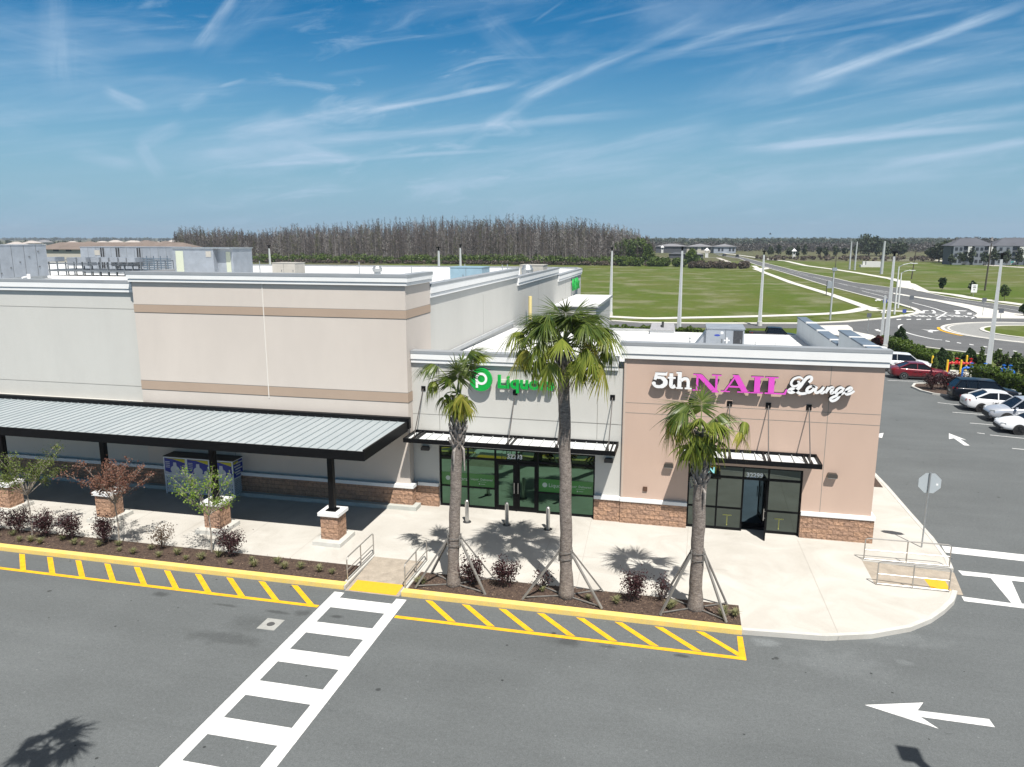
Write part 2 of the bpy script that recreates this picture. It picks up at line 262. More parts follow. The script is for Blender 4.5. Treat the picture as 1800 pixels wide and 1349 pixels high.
# ---------------------------------------------------------------- mesh helpers
class MB:
    def __init__(s): s.v = []; s.f = []; s.m = []; s.cm = 0
    def add(s, vs, fs):
        o = len(s.v); s.v += [tuple(x) for x in vs]; s.f += [tuple(i+o for i in f) for f in fs]; s.m += [s.cm]*len(fs); return s
    def box(s, x0, y0, z0, x1, y1, z1):
        return s.add([(x0, y0, z0), (x1, y0, z0), (x1, y1, z0), (x0, y1, z0), (x0, y0, z1), (x1, y0, z1), (x1, y1, z1), (x0, y1, z1)],
                     [(0, 3, 2, 1), (4, 5, 6, 7), (0, 1, 5, 4), (1, 2, 6, 5), (2, 3, 7, 6), (3, 0, 4, 7)])
    def prism(s, poly, z0, z1):
        n = len(poly); zs = z1 if hasattr(z1, '__len__') else [z1]*n
        return s.add([(*p, z0) for p in poly]+[(*p, z) for p, z in zip(poly, zs)],
                     [tuple(range(n))[::-1], tuple(range(n, 2*n))]+[(i, (i+1) % n, n+(i+1) % n, n+i) for i in range(n)])
    def wallpoly(s, poly, y0, y1):     # polygon in x,z extruded along y
        n = len(poly); return s.add([(x, y0, z) for x, z in poly]+[(x, y1, z) for x, z in poly],
                     [tuple(range(n)), tuple(range(n, 2*n))[::-1]]+[(i, n+i, n+(i+1) % n, (i+1) % n) for i in range(n)])
    def sheet(s, poly, z): return s.add([(*p, z) for p in poly], [tuple(range(len(poly)))])
    def tube(s, path, r, n=8, caps=True):
        P = [Vector(p) for p in path]; rs = r if hasattr(r, '__len__') else [r]*len(P); vs = []
        up = None
        for i, p in enumerate(P):
            d = (P[min(i+1, len(P)-1)]-P[max(i-1, 0)]).normalized()
            if up is None: up = d.orthogonal().normalized()
            else: up = (up-d*up.dot(d)).normalized()
            w = d.cross(up)
            for k in range(n):
                a = 2*math.pi*(k+.5)/n; vs.append(p+(up*math.cos(a)+w*math.sin(a))*rs[i])
        fs = [(i*n+k, i*n+(k+1) % n, (i+1)*n+(k+1) % n, (i+1)*n+k) for i in range(len(P)-1) for k in range(n)]
        if caps: fs += [tuple(range(n))[::-1], tuple(range((len(P)-1)*n, len(P)*n))]
        return s.add(vs, fs)
    def bar(s, a, b, w, h):            # rectangular bar
        a, b = Vector(a), Vector(b); d = (b-a).normalized(); u = Vector((0, 0, 1)) if abs(d.z) < .95 else Vector((1, 0, 0))
        x = d.cross(u).normalized()*w/2; y = x.cross(d).normalized()*h/2
        return s.add([a-x-y, a+x-y, a+x+y, a-x+y, b-x-y, b+x-y, b+x+y, b-x+y], [(0, 3, 2, 1), (4, 5, 6, 7), (0, 1, 5, 4), (1, 2, 6, 5), (2, 3, 7, 6), (3, 0, 4, 7)])
    def cyl(s, c, r, h, n=16, r2=None):
        x, y, z = c; r2 = r if r2 is None else r2
        return s.add([(x+r*math.cos(2*math.pi*k/n), y+r*math.sin(2*math.pi*k/n), z) for k in range(n)]+[(x+r2*math.cos(2*math.pi*k/n), y+r2*math.sin(2*math.pi*k/n), z+h) for k in range(n)],
                     [tuple(range(n))[::-1], tuple(range(n, 2*n))]+[(k, (k+1) % n, n+(k+1) % n, n+k) for k in range(n)])
    def build(s, name, mats, parent=None, smooth=False, loc=None, rot=0):
        me = bpy.data.meshes.new(name); me.from_pydata(s.v, [], s.f)
        for m in (mats if isinstance(mats, (list, tuple)) else [mats]): me.materials.append(m)
        if any(s.m): me.polygons.foreach_set('material_index', s.m)
        if smooth: me.polygons.foreach_set('use_smooth', [True]*len(s.f))
        me.update(); o = bpy.data.objects.new(name, me); C.objects.link(o)
        if parent: o.parent = parent
        if loc is not None: o.location = loc; o.rotation_euler.z = rot
        return o
def quads(name, Q, mats, parent=None, mi=None, loc=None):      # Q: (n,4,3) array
    n = len(Q); me = bpy.data.meshes.new(name); me.vertices.add(4*n); me.vertices.foreach_set('co', Q.reshape(-1).astype(np.float32))
    me.loops.add(4*n); me.loops.foreach_set('vertex_index', np.arange(4*n, dtype=np.int32)); me.polygons.add(n)
    me.polygons.foreach_set('loop_start', np.arange(0, 4*n, 4, dtype=np.int32)); me.polygons.foreach_set('loop_total', np.full(n, 4, dtype=np.int32))
    for m in (mats if isinstance(mats, (list, tuple)) else [mats]): me.materials.append(m)
    if mi is not None: me.polygons.foreach_set('material_index', np.asarray(mi, dtype=np.int32))
    me.update(); me.validate(); o = bpy.data.objects.new(name, me); C.objects.link(o)
    if parent: o.parent = parent
    if loc is not None: o.location = loc
    return o
def tag(o, label=None, cat=None, group=None, kind=None):
    if label: o['label'] = label
    if cat: o['category'] = cat
    if group: o['group'] = group
    if kind: o['kind'] = kind
    return o
def empty(name, loc=(0, 0, 0), rz=0., label=None, cat=None, group=None):
    o = bpy.data.objects.new(name, None); C.objects.link(o); o.location = loc; o.rotation_euler.z = rz; o.empty_display_size = .3
    return tag(o, label, cat, group)
def copy_tree(o, parent=None):
    c = o.copy(); C.objects.link(c)
    if parent: c.parent = parent
    for ch in list(o.children): copy_tree(ch, c)
    return c
def struct(name, mb, m): return tag(mb.build(name, m), kind='structure')
def leaves(P, size, flat=0., asp=1.):     # random leaf quads round points P (n,3)
    n = len(P); a = rng.normal(size=(n, 3)); a[:, 2] *= (1-flat); a /= np.linalg.norm(a, axis=1)[:, None]
    b = rng.normal(size=(n, 3)); b -= a*(a*b).sum(1)[:, None]; b /= np.linalg.norm(b, axis=1)[:, None]
    s = (size*(.6+.8*rng.random(n)))[:, None] if np.isscalar(size) else size[:, None]
    a = a*s*.5*asp; b = b*s*.5
    return np.stack([P-a, P-b*.8, P+a, P+b*.8], 1)
def ell(n, c, r, shell=.35):
    d = rng.normal(size=(n, 3)); d /= np.linalg.norm(d, axis=1)[:, None]; q = (rng.random(n)**shell)[:, None]
    return np.array(c)+d*q*np.array(r)
# ================================================================ the setting
def poly(mb, px, z): mb.sheet(GP(px, z), z)
def ribbon(pts, w):
    P = [Vector((*p, 0)) for p in pts]; l, r = [], []
    for i, p in enumerate(P):
        d = (P[min(i+1, len(P)-1)]-P[max(i-1, 0)]).normalized(); n = Vector((-d.y, d.x, 0))*(w[i] if hasattr(w, '__len__') else w)/2
        l.append(p+n); r.append(p-n)
    return l, r
def strip(mb, pts, w, z0, z1=None):
    l, r = ribbon(pts, w)
    for i in range(len(l)-1):
        q = [(l[i].x, l[i].y), (r[i].x, r[i].y), (r[i+1].x, r[i+1].y), (l[i+1].x, l[i+1].y)]
        if z1 is None: mb.sheet(q, z0)
        else: mb.prism(q, z0, z1)
def smoothline(pts, n=6):
    P = [Vector((*p, 0)) for p in pts]; P = [2*P[0]-P[1]]+P+[2*P[-1]-P[-2]]; o = []
    for i in range(1, len(P)-2):
        for k in range(n):
            t = k/n; a, b, c, d = P[i-1:i+3]
            q = .5*((2*b)+(c-a)*t+(2*a-5*b+4*c-d)*t*t+(3*b-a-3*c+d)*t**3); o.append((q.x, q.y))
    o.append((P[-2].x, P[-2].y)); return o
g = MB(); g.sheet([(-9000, -300), (9000, -300), (9000, 12000), (-9000, 12000)], -.10); struct('ground', g, PLAIN)
g = MB(); g.sheet([(-140, 40), (120, 30), (420, 30), (420, 430), (40, 430), (-140, 345)], -.05); struct('grass_field', g, GRS)
g = MB(); g.sheet([(-300, -90), (60, -90), (60, 40), (30, 52), (27.2, 60), (25.4, 67), (25.2, 72.6), (22.6, 72.9), (22.6, 78), (22.2, 84), (21.6, 96.0), (-60, 96.3), (-300, 96.3)], 0.)
struct('parking_lot', g, ASPH)
RD_UP = [(1255, 446), (1271, 448.6), (1300, 451.5), (1350, 464), (1400, 476.5), (1467, 489.5), (1500, 497), (1567, 506), (1598, 508), (1661, 521.5), (1703, 528.5), (1744, 533.5), (1800, 541), (1900, 556)]
RD_N = [(1615, 548), (1606, 543), (1573, 533), (1542, 525.5), (1515, 519), (1455, 503), (1433, 496.5), (1400, 486), (1373, 477.8), (1330, 466), (1300, 455), (1263, 449)]
RD_S = [(900, 561), (1080, 564.5), (1123, 567.5), (1240, 569), (1422, 569), (1489, 566), (1566, 559), (1596, 554.5), (1610, 551.5)]
g = MB(); g.sheet(GP(RD_UP)+GP([(1900, 642), (1800, 632), (1690, 618), (1600, 606.5), (1548, 600), (1532, 594), (1440, 592), (1420, 577), (1300, 577), (1080, 574), (900, 573)])+GP(RD_S)+GP(RD_N), -.02)
struct('road', g, ROADM)
# kerbs and pale gutters of the road
g = MB()
strip(g, GP(RD_S)+GP(RD_N[:3]), [.9]*9+[.8]*3, -.01, .10); strip(g, GP(RD_N[2:]), .45, -.01, .06); strip(g, GP(RD_UP[2:]), .5, -.01, .06)
strip(g, GP([(1548, 601), (1600, 607.5), (1690, 619), (1800, 633)]), .35, -.01, .08)
tag(g.build('road_kerb', CONCF), kind='structure')
g = MB()
SWN = [(1262, 444), (1300, 449), (1350, 456), (1383, 459.5), (1417, 467.5), (1467, 474), (1510, 480.5), (1567, 490.5), (1600, 500), (1622, 512), (1680, 519), (1711, 525), (1760, 531), (1800, 536.5), (1900, 552)]
strip(g, GP(SWN), 2.6, -.01, .04)
strip(g, GP([(1325, 467.6), (1340, 478), (1392, 497.5), (1425, 507.5), (1458, 517.5), (1508, 535), (1525, 541), (1540, 547)]), 2.0, -.01, .04)
strip(g, smoothline(GP([(900, 549), (1000, 553), (1082, 557.5), (1140, 560), (1190, 559.2), (1300, 557), (1400, 554), (1467, 551), (1500, 547), (1522, 542), (1538, 541)])), 2.2, -.014, .036)
strip(g, GP([(1530, 545.5), (1560, 546.3), (1606, 548.5)]), 1.8, -.018, .032)
g.prism(GP([(1578, 493.5), (1600, 494.5), (1604, 508.5), (1578, 505)]), -.02, .048)
g.prism(GP([(1438, 574), (1490, 573), (1498, 578.5), (1500, 584), (1534, 591), (1548, 599), (1500, 597), (1455, 588)]), -.02, .12)
g.prism(GP([(1548, 551), (1551, 547), (1557, 547.5), (1558, 552)]), -.02, .10)
tag(g.build('sidewalk', CONCF), kind='structure')
# spur at the far end of the field
g = MB(); g.prism(GP([(1322, 473), (1350, 470.5), (1352, 473), (1340, 474.5), (1342, 478), (1334, 477)]), -.02, .03); tag(g.build('footpath', CONCF), kind='structure')
# splitter island of the road
g = MB()
g.prism(GP([(1571, 516), (1597, 520), (1604, 521.4), (1689, 534), (1744, 544.5), (1778, 551), (1830, 557), (1830, 562), (1800, 560.5), (1717, 559.5), (1712, 556), (1718, 552), (1703, 544), (1682, 539), (1647, 531), (1605, 523.5), (1570, 517.6)]), -.02, .10)
struct('median', g, CONCF)
RC = (48.0, 110.7)
def ring(mb, r0, r1, z, a0=0, a1=360, n=64, z0=None):
    for k in range(n):
        a, b = R(a0+(a1-a0)*k/n), R(a0+(a1-a0)*(k+1)/n)
        q = [(RC[0]+r0*math.cos(a), RC[1]+r0*math.sin(a)), (RC[0]+r1*math.cos(a), RC[1]+r1*math.sin(a)), (RC[0]+r1*math.cos(b), RC[1]+r1*math.sin(b)), (RC[0]+r0*math.cos(b), RC[1]+r0*math.sin(b))]
        mb.sheet(q, z) if z0 is None else mb.prism(q, z0, z)
g = MB(); ring(g, 8.9, 13.2, .05, z0=-.02); struct('roundabout_apron', g, mat('apron', (.26, .26, .25), .9, .1, 2))
g = MB(); ring(g, 13.2, 13.7, .07, z0=-.02); ring(g, 12.6, 12.85, .056); ring(g, 8.5, 9.0, .14, z0=-.02); struct('roundabout_kerb', g, CONCF)
g = MB(); g.sheet([(RC[0]+8.6*math.cos(R(a)), RC[1]+8.6*math.sin(R(a))) for a in range(0, 360, 10)], .12); struct('roundabout_lawn', g, GRS)
g = MB(); ring(g, 13.75, 14.1, .004, 160, 200, 12); struct('yellow_edge_marking', g, YELP)
# road markings
g = MB(); z = -.010
def mk(px): poly(g, px, z)
for i in range(9):
    x = 1556+i*14.2; mk([(x, 597.8+i*1.75+3), (x+7, 598.6+i*1.75+3), (x+7, 600.1+i*1.75+3), (x, 599.3+i*1.75+3)])
strip(g, smoothline(GP([(1586, 570.5), (1581, 573), (1582, 578), (1592, 584), (1612, 590), (1640, 596), (1656, 597.8)])), .32, z)
for x, y in ((1662, 599), (1682, 602), (1704, 605), (1728, 608.5), (1754, 612.5), (1781, 616.5)): mk([(x, y), (x+7.5, y+1.2), (x+7.5, y+2.2), (x, y+1.1)])
for i in range(6): x = 1576+i*17.5; mk([(x, 561.4-i*.1), (x+8, 561-i*.1), (x+8, 562.3-i*.1), (x, 562.7-i*.1)])
strip(g, GP([(1603, 532), (1625, 537.5), (1645, 543), (1663, 549.5)]), .3, z); strip(g, GP([(1664, 549.5), (1655, 555), (1646, 560)]), .3, z)
strip(g, GP([(1618, 551.3), (1664, 552), (1715, 552)]), .22, z); strip(g, GP([(1618, 549), (1662, 549.3), (1712, 549.6)]), .16, z)
for q in ([(1619, 547.5), (1626, 547.5), (1625, 550.8), (1617, 550.8)], [(1636, 546), (1641, 545.5), (1645, 548), (1645, 551), (1638, 551), (1641, 548)], [(1679, 549), (1687, 549), (1688, 552), (1680, 552)], [(1701, 550), (1708, 550.5), (1708, 553.5), (1700, 553)],
          [(1676, 545.5), (1700, 546.5), (1697, 547.5), (1684, 547.2), (1686, 549), (1682, 548.6)], [(1622, 545.5), (1634, 546), (1630, 547), (1622, 546.8)]): mk(q)
strip(g, GP([(1708, 560), (1714, 556.5), (1711, 553.8)]), .25, z)
for a, b in (((1385, 474.5), (1420, 484)), ((1430, 487), (1490, 502)), ((1500, 504), (1590, 521))): strip(g, GP([a, b]), .14, z)
strip(g, GP([(1345, 468.4), (1400, 481), (1470, 497), (1560, 517)]), .10, z)
strip(g, GP([(1515, 511.5), (1560, 523)]), .2, z); strip(g, GP([(1540, 510), (1596, 519)]), .25, z)
strip(g, GP([(1660, 525), (1730, 536), (1800, 548)]), .12, z)
mk([(1541, 526.3), (1550, 527), (1548, 529), (1540, 528)]); mk([(1538, 528.3), (1541, 526), (1541, 530)])
def arrow(px): mk(px)
mk([(1619, 579), (1632, 580.5), (1636, 580), (1652, 581.5), (1645, 582.5), (1639, 582.3), (1640, 585), (1630, 583.6), (1634, 582)])
mk([(1537, 579.6), (1544, 579), (1545, 580.4), (1552, 582), (1550, 584), (1541, 581.6)])
struct('road_marking', g, WHITEP)
# text on the carriageway, read by traffic coming from the far side
def text_bm(s, size=1., ext=0., off=0., align='CENTER', spacing=1.):
    cu = bpy.data.curves.new('t', 'FONT'); cu.body = s; cu.size = size; cu.extrude = ext; cu.offset = off; cu.align_x = align; cu.space_character = spacing; cu.resolution_u = 3
    o = bpy.data.objects.new('t', cu); C.objects.link(o); dg = bpy.context.evaluated_depsgraph_get(); dg.update()
    me = bpy.data.meshes.new_from_object(o.evaluated_get(dg)); bpy.data.objects.remove(o); bpy.data.curves.remove(cu); return me
def text_obj(name, s, m, fn, parent=None, **k):
    me = text_bm(s, **k)
    for v in me.vertices: v.co = fn(v.co)
    me.materials.clear()
    for x in (m if isinstance(m, (list, tuple)) else [m]): me.materials.append(x)
    for p in me.polygons: p.material_index = 0
    if isinstance(m, (list, tuple)):
        for p in me.polygons: p.material_index = 0 if abs(p.normal.y) > .7 or abs(p.normal.x) > .98 and len(m) > 2 else 1
    me.update(); o = bpy.data.objects.new(name, me); C.objects.link(o)
    if parent: o.parent = parent
    return o
for (x, y) in ((1618, 557.3), (1681, 557.3)):
    c = G(x, y); text_obj('yield_lettering', 'YIELD', WHITEP, lambda v, c=c: Vector((c[0]-v.x, c[1]+3.2-v.y*2.2, -.008)), size=2.0, off=.03)['kind'] = 'structure'
# ---- parking-lot paint
g = MB(); z = .006
for a, b, w in (((1560, 669), (1613, 671), .1), ((1648, 708), (1695, 713.5), .1), ((1674, 725), (1740, 730), .1), ((1705, 744), (1752, 748), .1), ((1717.5, 761.3), (1731, 763), .1), ((1740, 765), (1830, 774), .1), ((1779, 788.7), (1830, 793), .1)):
    strip(g, GP([a, b]), w, z)
def za(pts, x0, y0, s): return [(x0+a*s, y0+b*s) for a, b in pts]
poly(g, za([(822, 783), (1022, 860), (945, 845), (1057, 922), (995, 920), (880, 840), (822, 848)], 1540, 640, .15569), z)
poly(g, za([(-90, 812), (85, 778), (68, 835), (20, 828), (-60, 835)], 1540, 640, .15569), z)
poly(g, za([(360, 460), (890, 438), (838, 510), (1485, 588), (1538, 662), (865, 568), (1028, 675)], 1450, 1150, .19444), z)
poly(g, [(1655, 959.5), (1662, 971.5), (1900, 998), (1900, 986)], z)
poly(g, [(1684, 1003), (1692, 1011.5), (1741, 1016), (1778, 1060.5), (1696, 1049.5), (1690, 1048), (1695, 1057), (1900, 1082), (1900, 1075), (1796, 1061), (1778, 1021), (1900, 1034), (1900, 1026)], z)
for x0 in (-11.75, -9.4): g.sheet([(x0, -2), (x0+.38, -2), (x0+.38, 22.55), (x0, 22.55)], z)
for k in range(14): g.sheet([(-11.37, 21.47-1.7*k), (-9.40, 21.47-1.7*k), (-9.40, 22.17-1.7*k), (-11.37, 22.17-1.7*k)], z)
struct('lot_marking', g, WHITEP)
g = MB()
g.sheet([(-60, 21.34), (-11.80, 21.34), (-11.80, 21.51), (-60, 21.51)], z); g.sheet([(-8.98, 21.28), (2.24, 21.28), (2.24, 21.45), (-8.98, 21.45)], z)
def ystripe(xt, xb, w=.27):
    zz = .008; g.sheet([(xt-w/2, 22.68), (xb-w/2, 21.48), (xb+w/2, 21.48), (xt+w/2, 22.68)], zz)
for k in range(34): ystripe(-13.39-1.33*k, -12.10-1.33*k)
for a in (-8.25, -6.92, -5.62, -4.29, -2.96, -1.69, -.40, .90): ystripe(a, a+1.22)
g.sheet([(2.04, 21.45), (2.24, 21.45), (2.22, 22.66), (2.05, 22.66)], z)
struct('yellow_lot_marking', g, YELP)
# drain pad
t = empty('manhole', (*G(476, 1098), 0), label='square concrete collar with a round iron lid set in the asphalt', cat='manhole')
pb = MB(); cx_, cy_ = G(476, 1098); pb.box(-.31, -.34, .001, .31, .34, .012); pb.build('collar', mat('collar_concrete', (.34, .34, .32), .9, .12, 5), t)
pb = MB(); pb.cyl((0, 0, .013), .13, .006, 20); pb.build('lid', mat('iron', (.08, .08, .08), .6), t)
# ---- walk in front of the shops
FR = [(2.23, 22.80), (4.73, 23.0), (6.14, 23.45), (7.48, 24.2), (8.30, 24.95), (8.91, 25.7), (9.45, 26.5), (9.80, 27.3)]
FR2 = [(10.28, 29.27), (10.42, 30.2), (10.49, 32.4), (10.4, 35.4), (10.33, 38.9), (10.21, 41.2), (10.2, 56)]
g = MB(); g.prism([(-70, 22.80), (-11.45, 22.80), (-11.45, 25.35), (-9.35, 25.35), (-9.35, 22.80), *FR, (7.1, 27.22), (7.1, 29.27), *FR2, (7.6, 56), (7.6, 31.6), (-70, 31.6)], -.05, .15)
struct('pavement', g, CONC)
g = MB(); l, r = ribbon([(2.23, 22.80)]+FR[1:], .16); strip(g, [(a.x, a.y) for a in l], .16, .152, .162); strip(g, [(a[0]-.10, a[1]) for a in FR2], .17, .152, .162)
struct('kerb', g, CONC2)
g = MB(); g.box(-70, 22.76, -.03, -11.50, 23.06, .168); g.box(-9.30, 22.76, -.03, 2.2, 23.06, .168); struct('yellow_kerb', g, YELC)
g = MB(); g.add([(-11.43, 22.70, .006), (-9.37, 22.70, .006), (-9.37, 25.36, .15), (-11.43, 25.36, .15)], [(0, 1, 2, 3)])
g.add([(7.08, 27.24, .152), (10.0, 27.32, .008), (10.3, 29.25, .008), (7.08, 29.25, .152)], [(0, 1, 2, 3)])
struct('ramp', g, CRAMP)
g = MB(); g.add([(-11.30, 22.76, .016), (-9.50, 22.76, .016), (-9.50, 23.5, .056), (-11.30, 23.5, .056)], [(0, 1, 2, 3)])
g.add([(8.98, 28.80, .066), (9.02, 27.45, .064), (9.66, 27.30, .034), (9.75, 28.7, .029)], [(0, 1, 2, 3)]); struct('tactile_paving', g, YTAC)
g = MB(); g.box(-11.60, 23.1, .10, -11.44, 25.5, .172); g.box(-9.36, 23.1, .10, -9.20, 25.5, .172); g.box(7.1, 29.26, .1, 10.2, 29.42, .172); struct('ramp_kerb', g, CONC2)
g = MB()
for a, b in (((1402, 950), (1477, 1122)), ((1040, 912), (1012, 1040)), ((1210, 925), (1205, 1000))): strip(g, GP([a, b], .15), .014, .154)
for x in (-14.6, -17.4, -20.3, -23.2, -26.1, -29.0, -31.9, -5.0): strip(g, [(x, 24.45), (x, 30.2)], .012, .154)
strip(g, [(-11.4, 27.2), (2, 27.2)], .010, .154)
struct('pavement_joint', g, mat('joint_concrete', (.36, .33, .29), .9))
# mulch beds
def bed(name, x0, x1, y0, y1, label):
    nx, ny = int((x1-x0)/.15), 9; V = []; F = []
    for j in range(ny+1):
        for i in range(nx+1):
            e = min(i, nx-i, 3)/3*min(j, ny-j, 2)/2; V.append((x0+(x1-x0)*i/nx, y0+(y1-y0)*j/ny, .158+e*(.03+.045*random.random())))
    for j in range(ny):
        for i in range(nx): a = j*(nx+1)+i; F.append((a, a+1, a+nx+2, a+nx+1))
    m = MB(); m.add(V, F); o = m.build(name, MULCH, smooth=True); o['kind'] = 'structure'; return o
bed('mulch_bed', -60, -11.62, 23.07, 24.42, ''); bed('mulch_bed', -9.18, 2.2, 23.07, 24.46, '')
g = MB(); g.prism([(8.0, 38.75), (10.0, 38.75), (10.0, 55), (8.0, 55)], .10, .17); tag(g.build('mulch_bed', MULCH), kind='structure')
ch = []
for i in range(2600):
    x = random.choice([random.uniform(-34, -11.8), random.uniform(-9.1, 2.1)]); ch.append((x, random.uniform(23.1, 24.4), .215))
tag(quads('mulch_chips', leaves(np.array(ch), .045, .5), mat('chips', (.20, .14, .10), .9)), kind='stuff')

# ================================================================ buildings
def cornice(mb, x0, x1, yf, zb, zt, sl=.0, sr=.0, back=.35):   # material 0 white, 1 metal cap; runs along x, faces -y
    h = zt-zb; c = .125
    mb.cm = 0
    mb.box(x0-sl*.12, yf-.12, zb, x1+sr*.12, yf+back-.03, zb+.27*h); mb.box(x0-sl*.09, yf-.09, zb+.27*h, x1+sr*.09, yf+back-.03, zb+.31*h)
    mb.box(x0-sl*.16, yf-.16, zb+.31*h, x1+sr*.16, yf+back-.03, zt-c)
    mb.cm = 1; mb.box(x0-sl*.175, yf-.175, zt-c, x1+sr*.175, yf+back, zt); mb.cm = 0
def cornice_y(mb, y0, y1, xf, zb, zt, back=.35, e0=0., e1=0.):     # runs along y, faces +x
    h = zt-zb; mb.cm = 0; c = .125
    mb.box(xf-back+.03, y0, zb, xf+.12, y1+e1*.12, zb+.27*h); mb.box(xf-back+.03, y0, zb+.27*h, xf+.09, y1+e1*.09, zb+.31*h)
    mb.box(xf-back+.03, y0, zb+.31*h, xf+.16, y1+e1*.16, zt-c)
    mb.cm = 1; mb.box(xf-back, y0, zt-c, xf+.175, y1+e1*.175, zt); mb.cm = 0
def hjoint(mb, x0, x1, y, z, w=.02): mb.box(x0, y-.004, z-w/2, x1, y, z+w/2)
def vjoint(mb, x, y, z0, z1, w=.02): mb.box(x-w/2, y-.004, z0, x+w/2, y, z1)
# ---------------- supermarket
ST_ = empty('supermarket_building', (-40, 31, 0), label='long pale grey and tan stucco store with a stone base and flat white roof', cat='building')
def part(name, mb, m, root, loc): o = mb.build(name, m); o.parent = root; o.matrix_parent_inverse = Matrix.Translation(-Vector(root.location)); return o
def psplit(fn, name, mb, m):
    for i in range(len(mb.v)//8):
        q = MB(); q.add(mb.v[8*i:8*i+8], [tuple(k-8*i for k in f) for f in mb.f[6*i:6*i+6]]); fn(name, q, m)
def pst(name, mb, m): return part(name, mb, m, ST_, None)
TX0, TX1, TY = -25.80, -11.95, 30.75
w = MB(); w.box(TX0, TY, .1, TX1, 34.0, 10.42); pst('entrance_wall', w, TANL)
w = MB(); w.box(-90, 31.15, .1, TX0, 31.55, 9.85); w.box(TX1-.45, 34.0, .1, -12.05, 53.2, 9.60); w.box(TX1-.45, 53.2, .1, -12.05, 71.0, 8.98); w.box(TX1-.45, 71, .1, -12.05, 87.0, 8.28)
w.box(-90, 87.0, .1, -12.05, 87.3, 8.95); pst('wall', w, GREY)
w = MB(); w.add([(-90, 31.55, 9.30), (TX0, 31.55, 9.30), (-12.40, 34, 9.25), (-12.40, 87, 8.0), (-90, 87, 8.0)], [(0, 1, 2, 3, 4)]); w.box(-90, 86.9, 8.02, -12.4, 86.99, 8.93); pst('roof', w, ROOFW)
w = MB()
for z0, z1 in ((8.89, 9.25), (5.12, 5.54)): w.box(TX0-.004, TY-.02, z0, TX1+.02, 34.0, z1)
psplit(pst, 'painted_band', w, BAND)
w = MB()
for z in (8.87, 9.26, 5.10, 5.56): w.box(TX0, TY-.006, z-.012, TX1+.006, 33.99, z+.012)
w.box(-90, 31.144, 8.97, TX0, 31.15, 8.99); w.box(-90, 31.144, 5.13, TX0, 31.15, 5.15); w.box(-20.9, TY-.005, .9, -20.88, TY, 4.0);
for y in (44.0, 61.5, 76): w.box(-12.05, y, .2, -12.045, y+.02, 9)
psplit(pst, 'wall_joint', w, JOINT)
w = MB(); w.box(-18.90, TY-.025, 5.0, -18.86, TY-.0, 10.34); pst('sealant_joint', w, JLIGHT)
w = MB(); cornice(w, TX0, TX1, TY, 10.34, 10.82, sl=1, sr=1); cornice_y(w, TY+.35, 34.0, TX1, 10.34, 10.82, e1=.0)
cornice(w, -90, TX0-.23, 31.15, 9.80, 10.36); cornice_y(w, 34.02, 53.2, -12.05, 9.56, 10.22, e1=1); cornice_y(w, 53.45, 71.0, -12.05, 8.95, 9.62, e1=1); cornice_y(w, 71.25, 87.2, -12.05, 8.24, 8.90, e1=1)
w.cm = 1; w.box(-90, 86.85, 8.95, -12.4, 87.35, 9.02)
w.box(TX0-.25, 31.4, 10.0, TX0-.02, 34, 10.8)
pst('cornice', w, [CORN, CAPM])
w = MB(); w.box(-90, TY-.15, .3, TX1+.15, TY, 1.14); w.box(TX1, TY, .3, TX1+.15, 31.05, 1.14); psplit(pst, 'stone_base', w, STONE)
w = MB(); w.box(-90, TY-.22, 1.14, TX1+.22, TY, 1.30); w.box(TX1, TY, 1.14, TX1+.22, 31.0, 1.30); psplit(pst, 'base_coping', w, CORN)
w = MB(); w.box(-90, TY-.40, .12, TX1+.40, TY-.0, .33); w.box(TX1, TY, .12, TX1+.40, 31.0, .33); pst('footing', w, BASEC)
# grey infill wall below the canopy on the left
w = MB(); w.box(-90, 30.76, .1, TX0-.002, 31.15, 4.4); pst('lower_wall', w, GREY)
# ---------------- shop wing
SH = empty('shop_building', (0, 31.2, 0), label='low shop wing with a grey liquor store front and a tan nail salon front', cat='building')
def psh(name, mb, m): return part(name, mb, m, SH, None)
LX0, LX1, LY = -11.95, -2.40, 31.30; NX0, NX1, NY = -2.40, 7.72, 31.20
LO = (-10.73, -3.55, 3.06); NO_ = (.43, 5.02, 3.02)
w = MB(); w.box(LX0, LY, .1, LO[0], LY+.3, 6.95); w.box(LO[1], LY, .1, LX1, LY+.3, 6.95); w.box(LO[0], LY, LO[2], LO[1], LY+.3, 6.95); psh('liquor_store_wall', w, GREY)
w = MB(); w.box(NX0, NY, .1, NO_[0], NY+.35, 7.50); w.box(NO_[1], NY, .1, NX1, NY+.35, 7.50); w.box(NO_[0], NY, NO_[2], NO_[1], NY+.35, 7.50); w.box(NX1-.35, NY+.35, .1, NX1, 38.2, 7.5)
w.box(NX1-.2, 38.2, .1, NX1, 52.0, 7.10); w.box(NX0, NY+.35, 6.0, NX0+.25, 32.3, 7.5); psh('salon_wall', w, TAN)
w = MB(); cornice(w, LX0+.02, LX1-.24, LY, 6.88, 7.43); cornice(w, NX0, NX1, NY, 7.43, 8.12, sl=1, sr=1); psh('cornice', w, [CORN, CAPM])
w = MB(); w.box(7.25, NY+.36, 6.0, 7.50, 38.2, 7.98); w.box(7.25, 38.2, 6.0, 7.50, 52.0, 7.25); psh('parapet_wall', w, mat('parapet_membrane', (.56, .60, .62), .8, .05, .8))
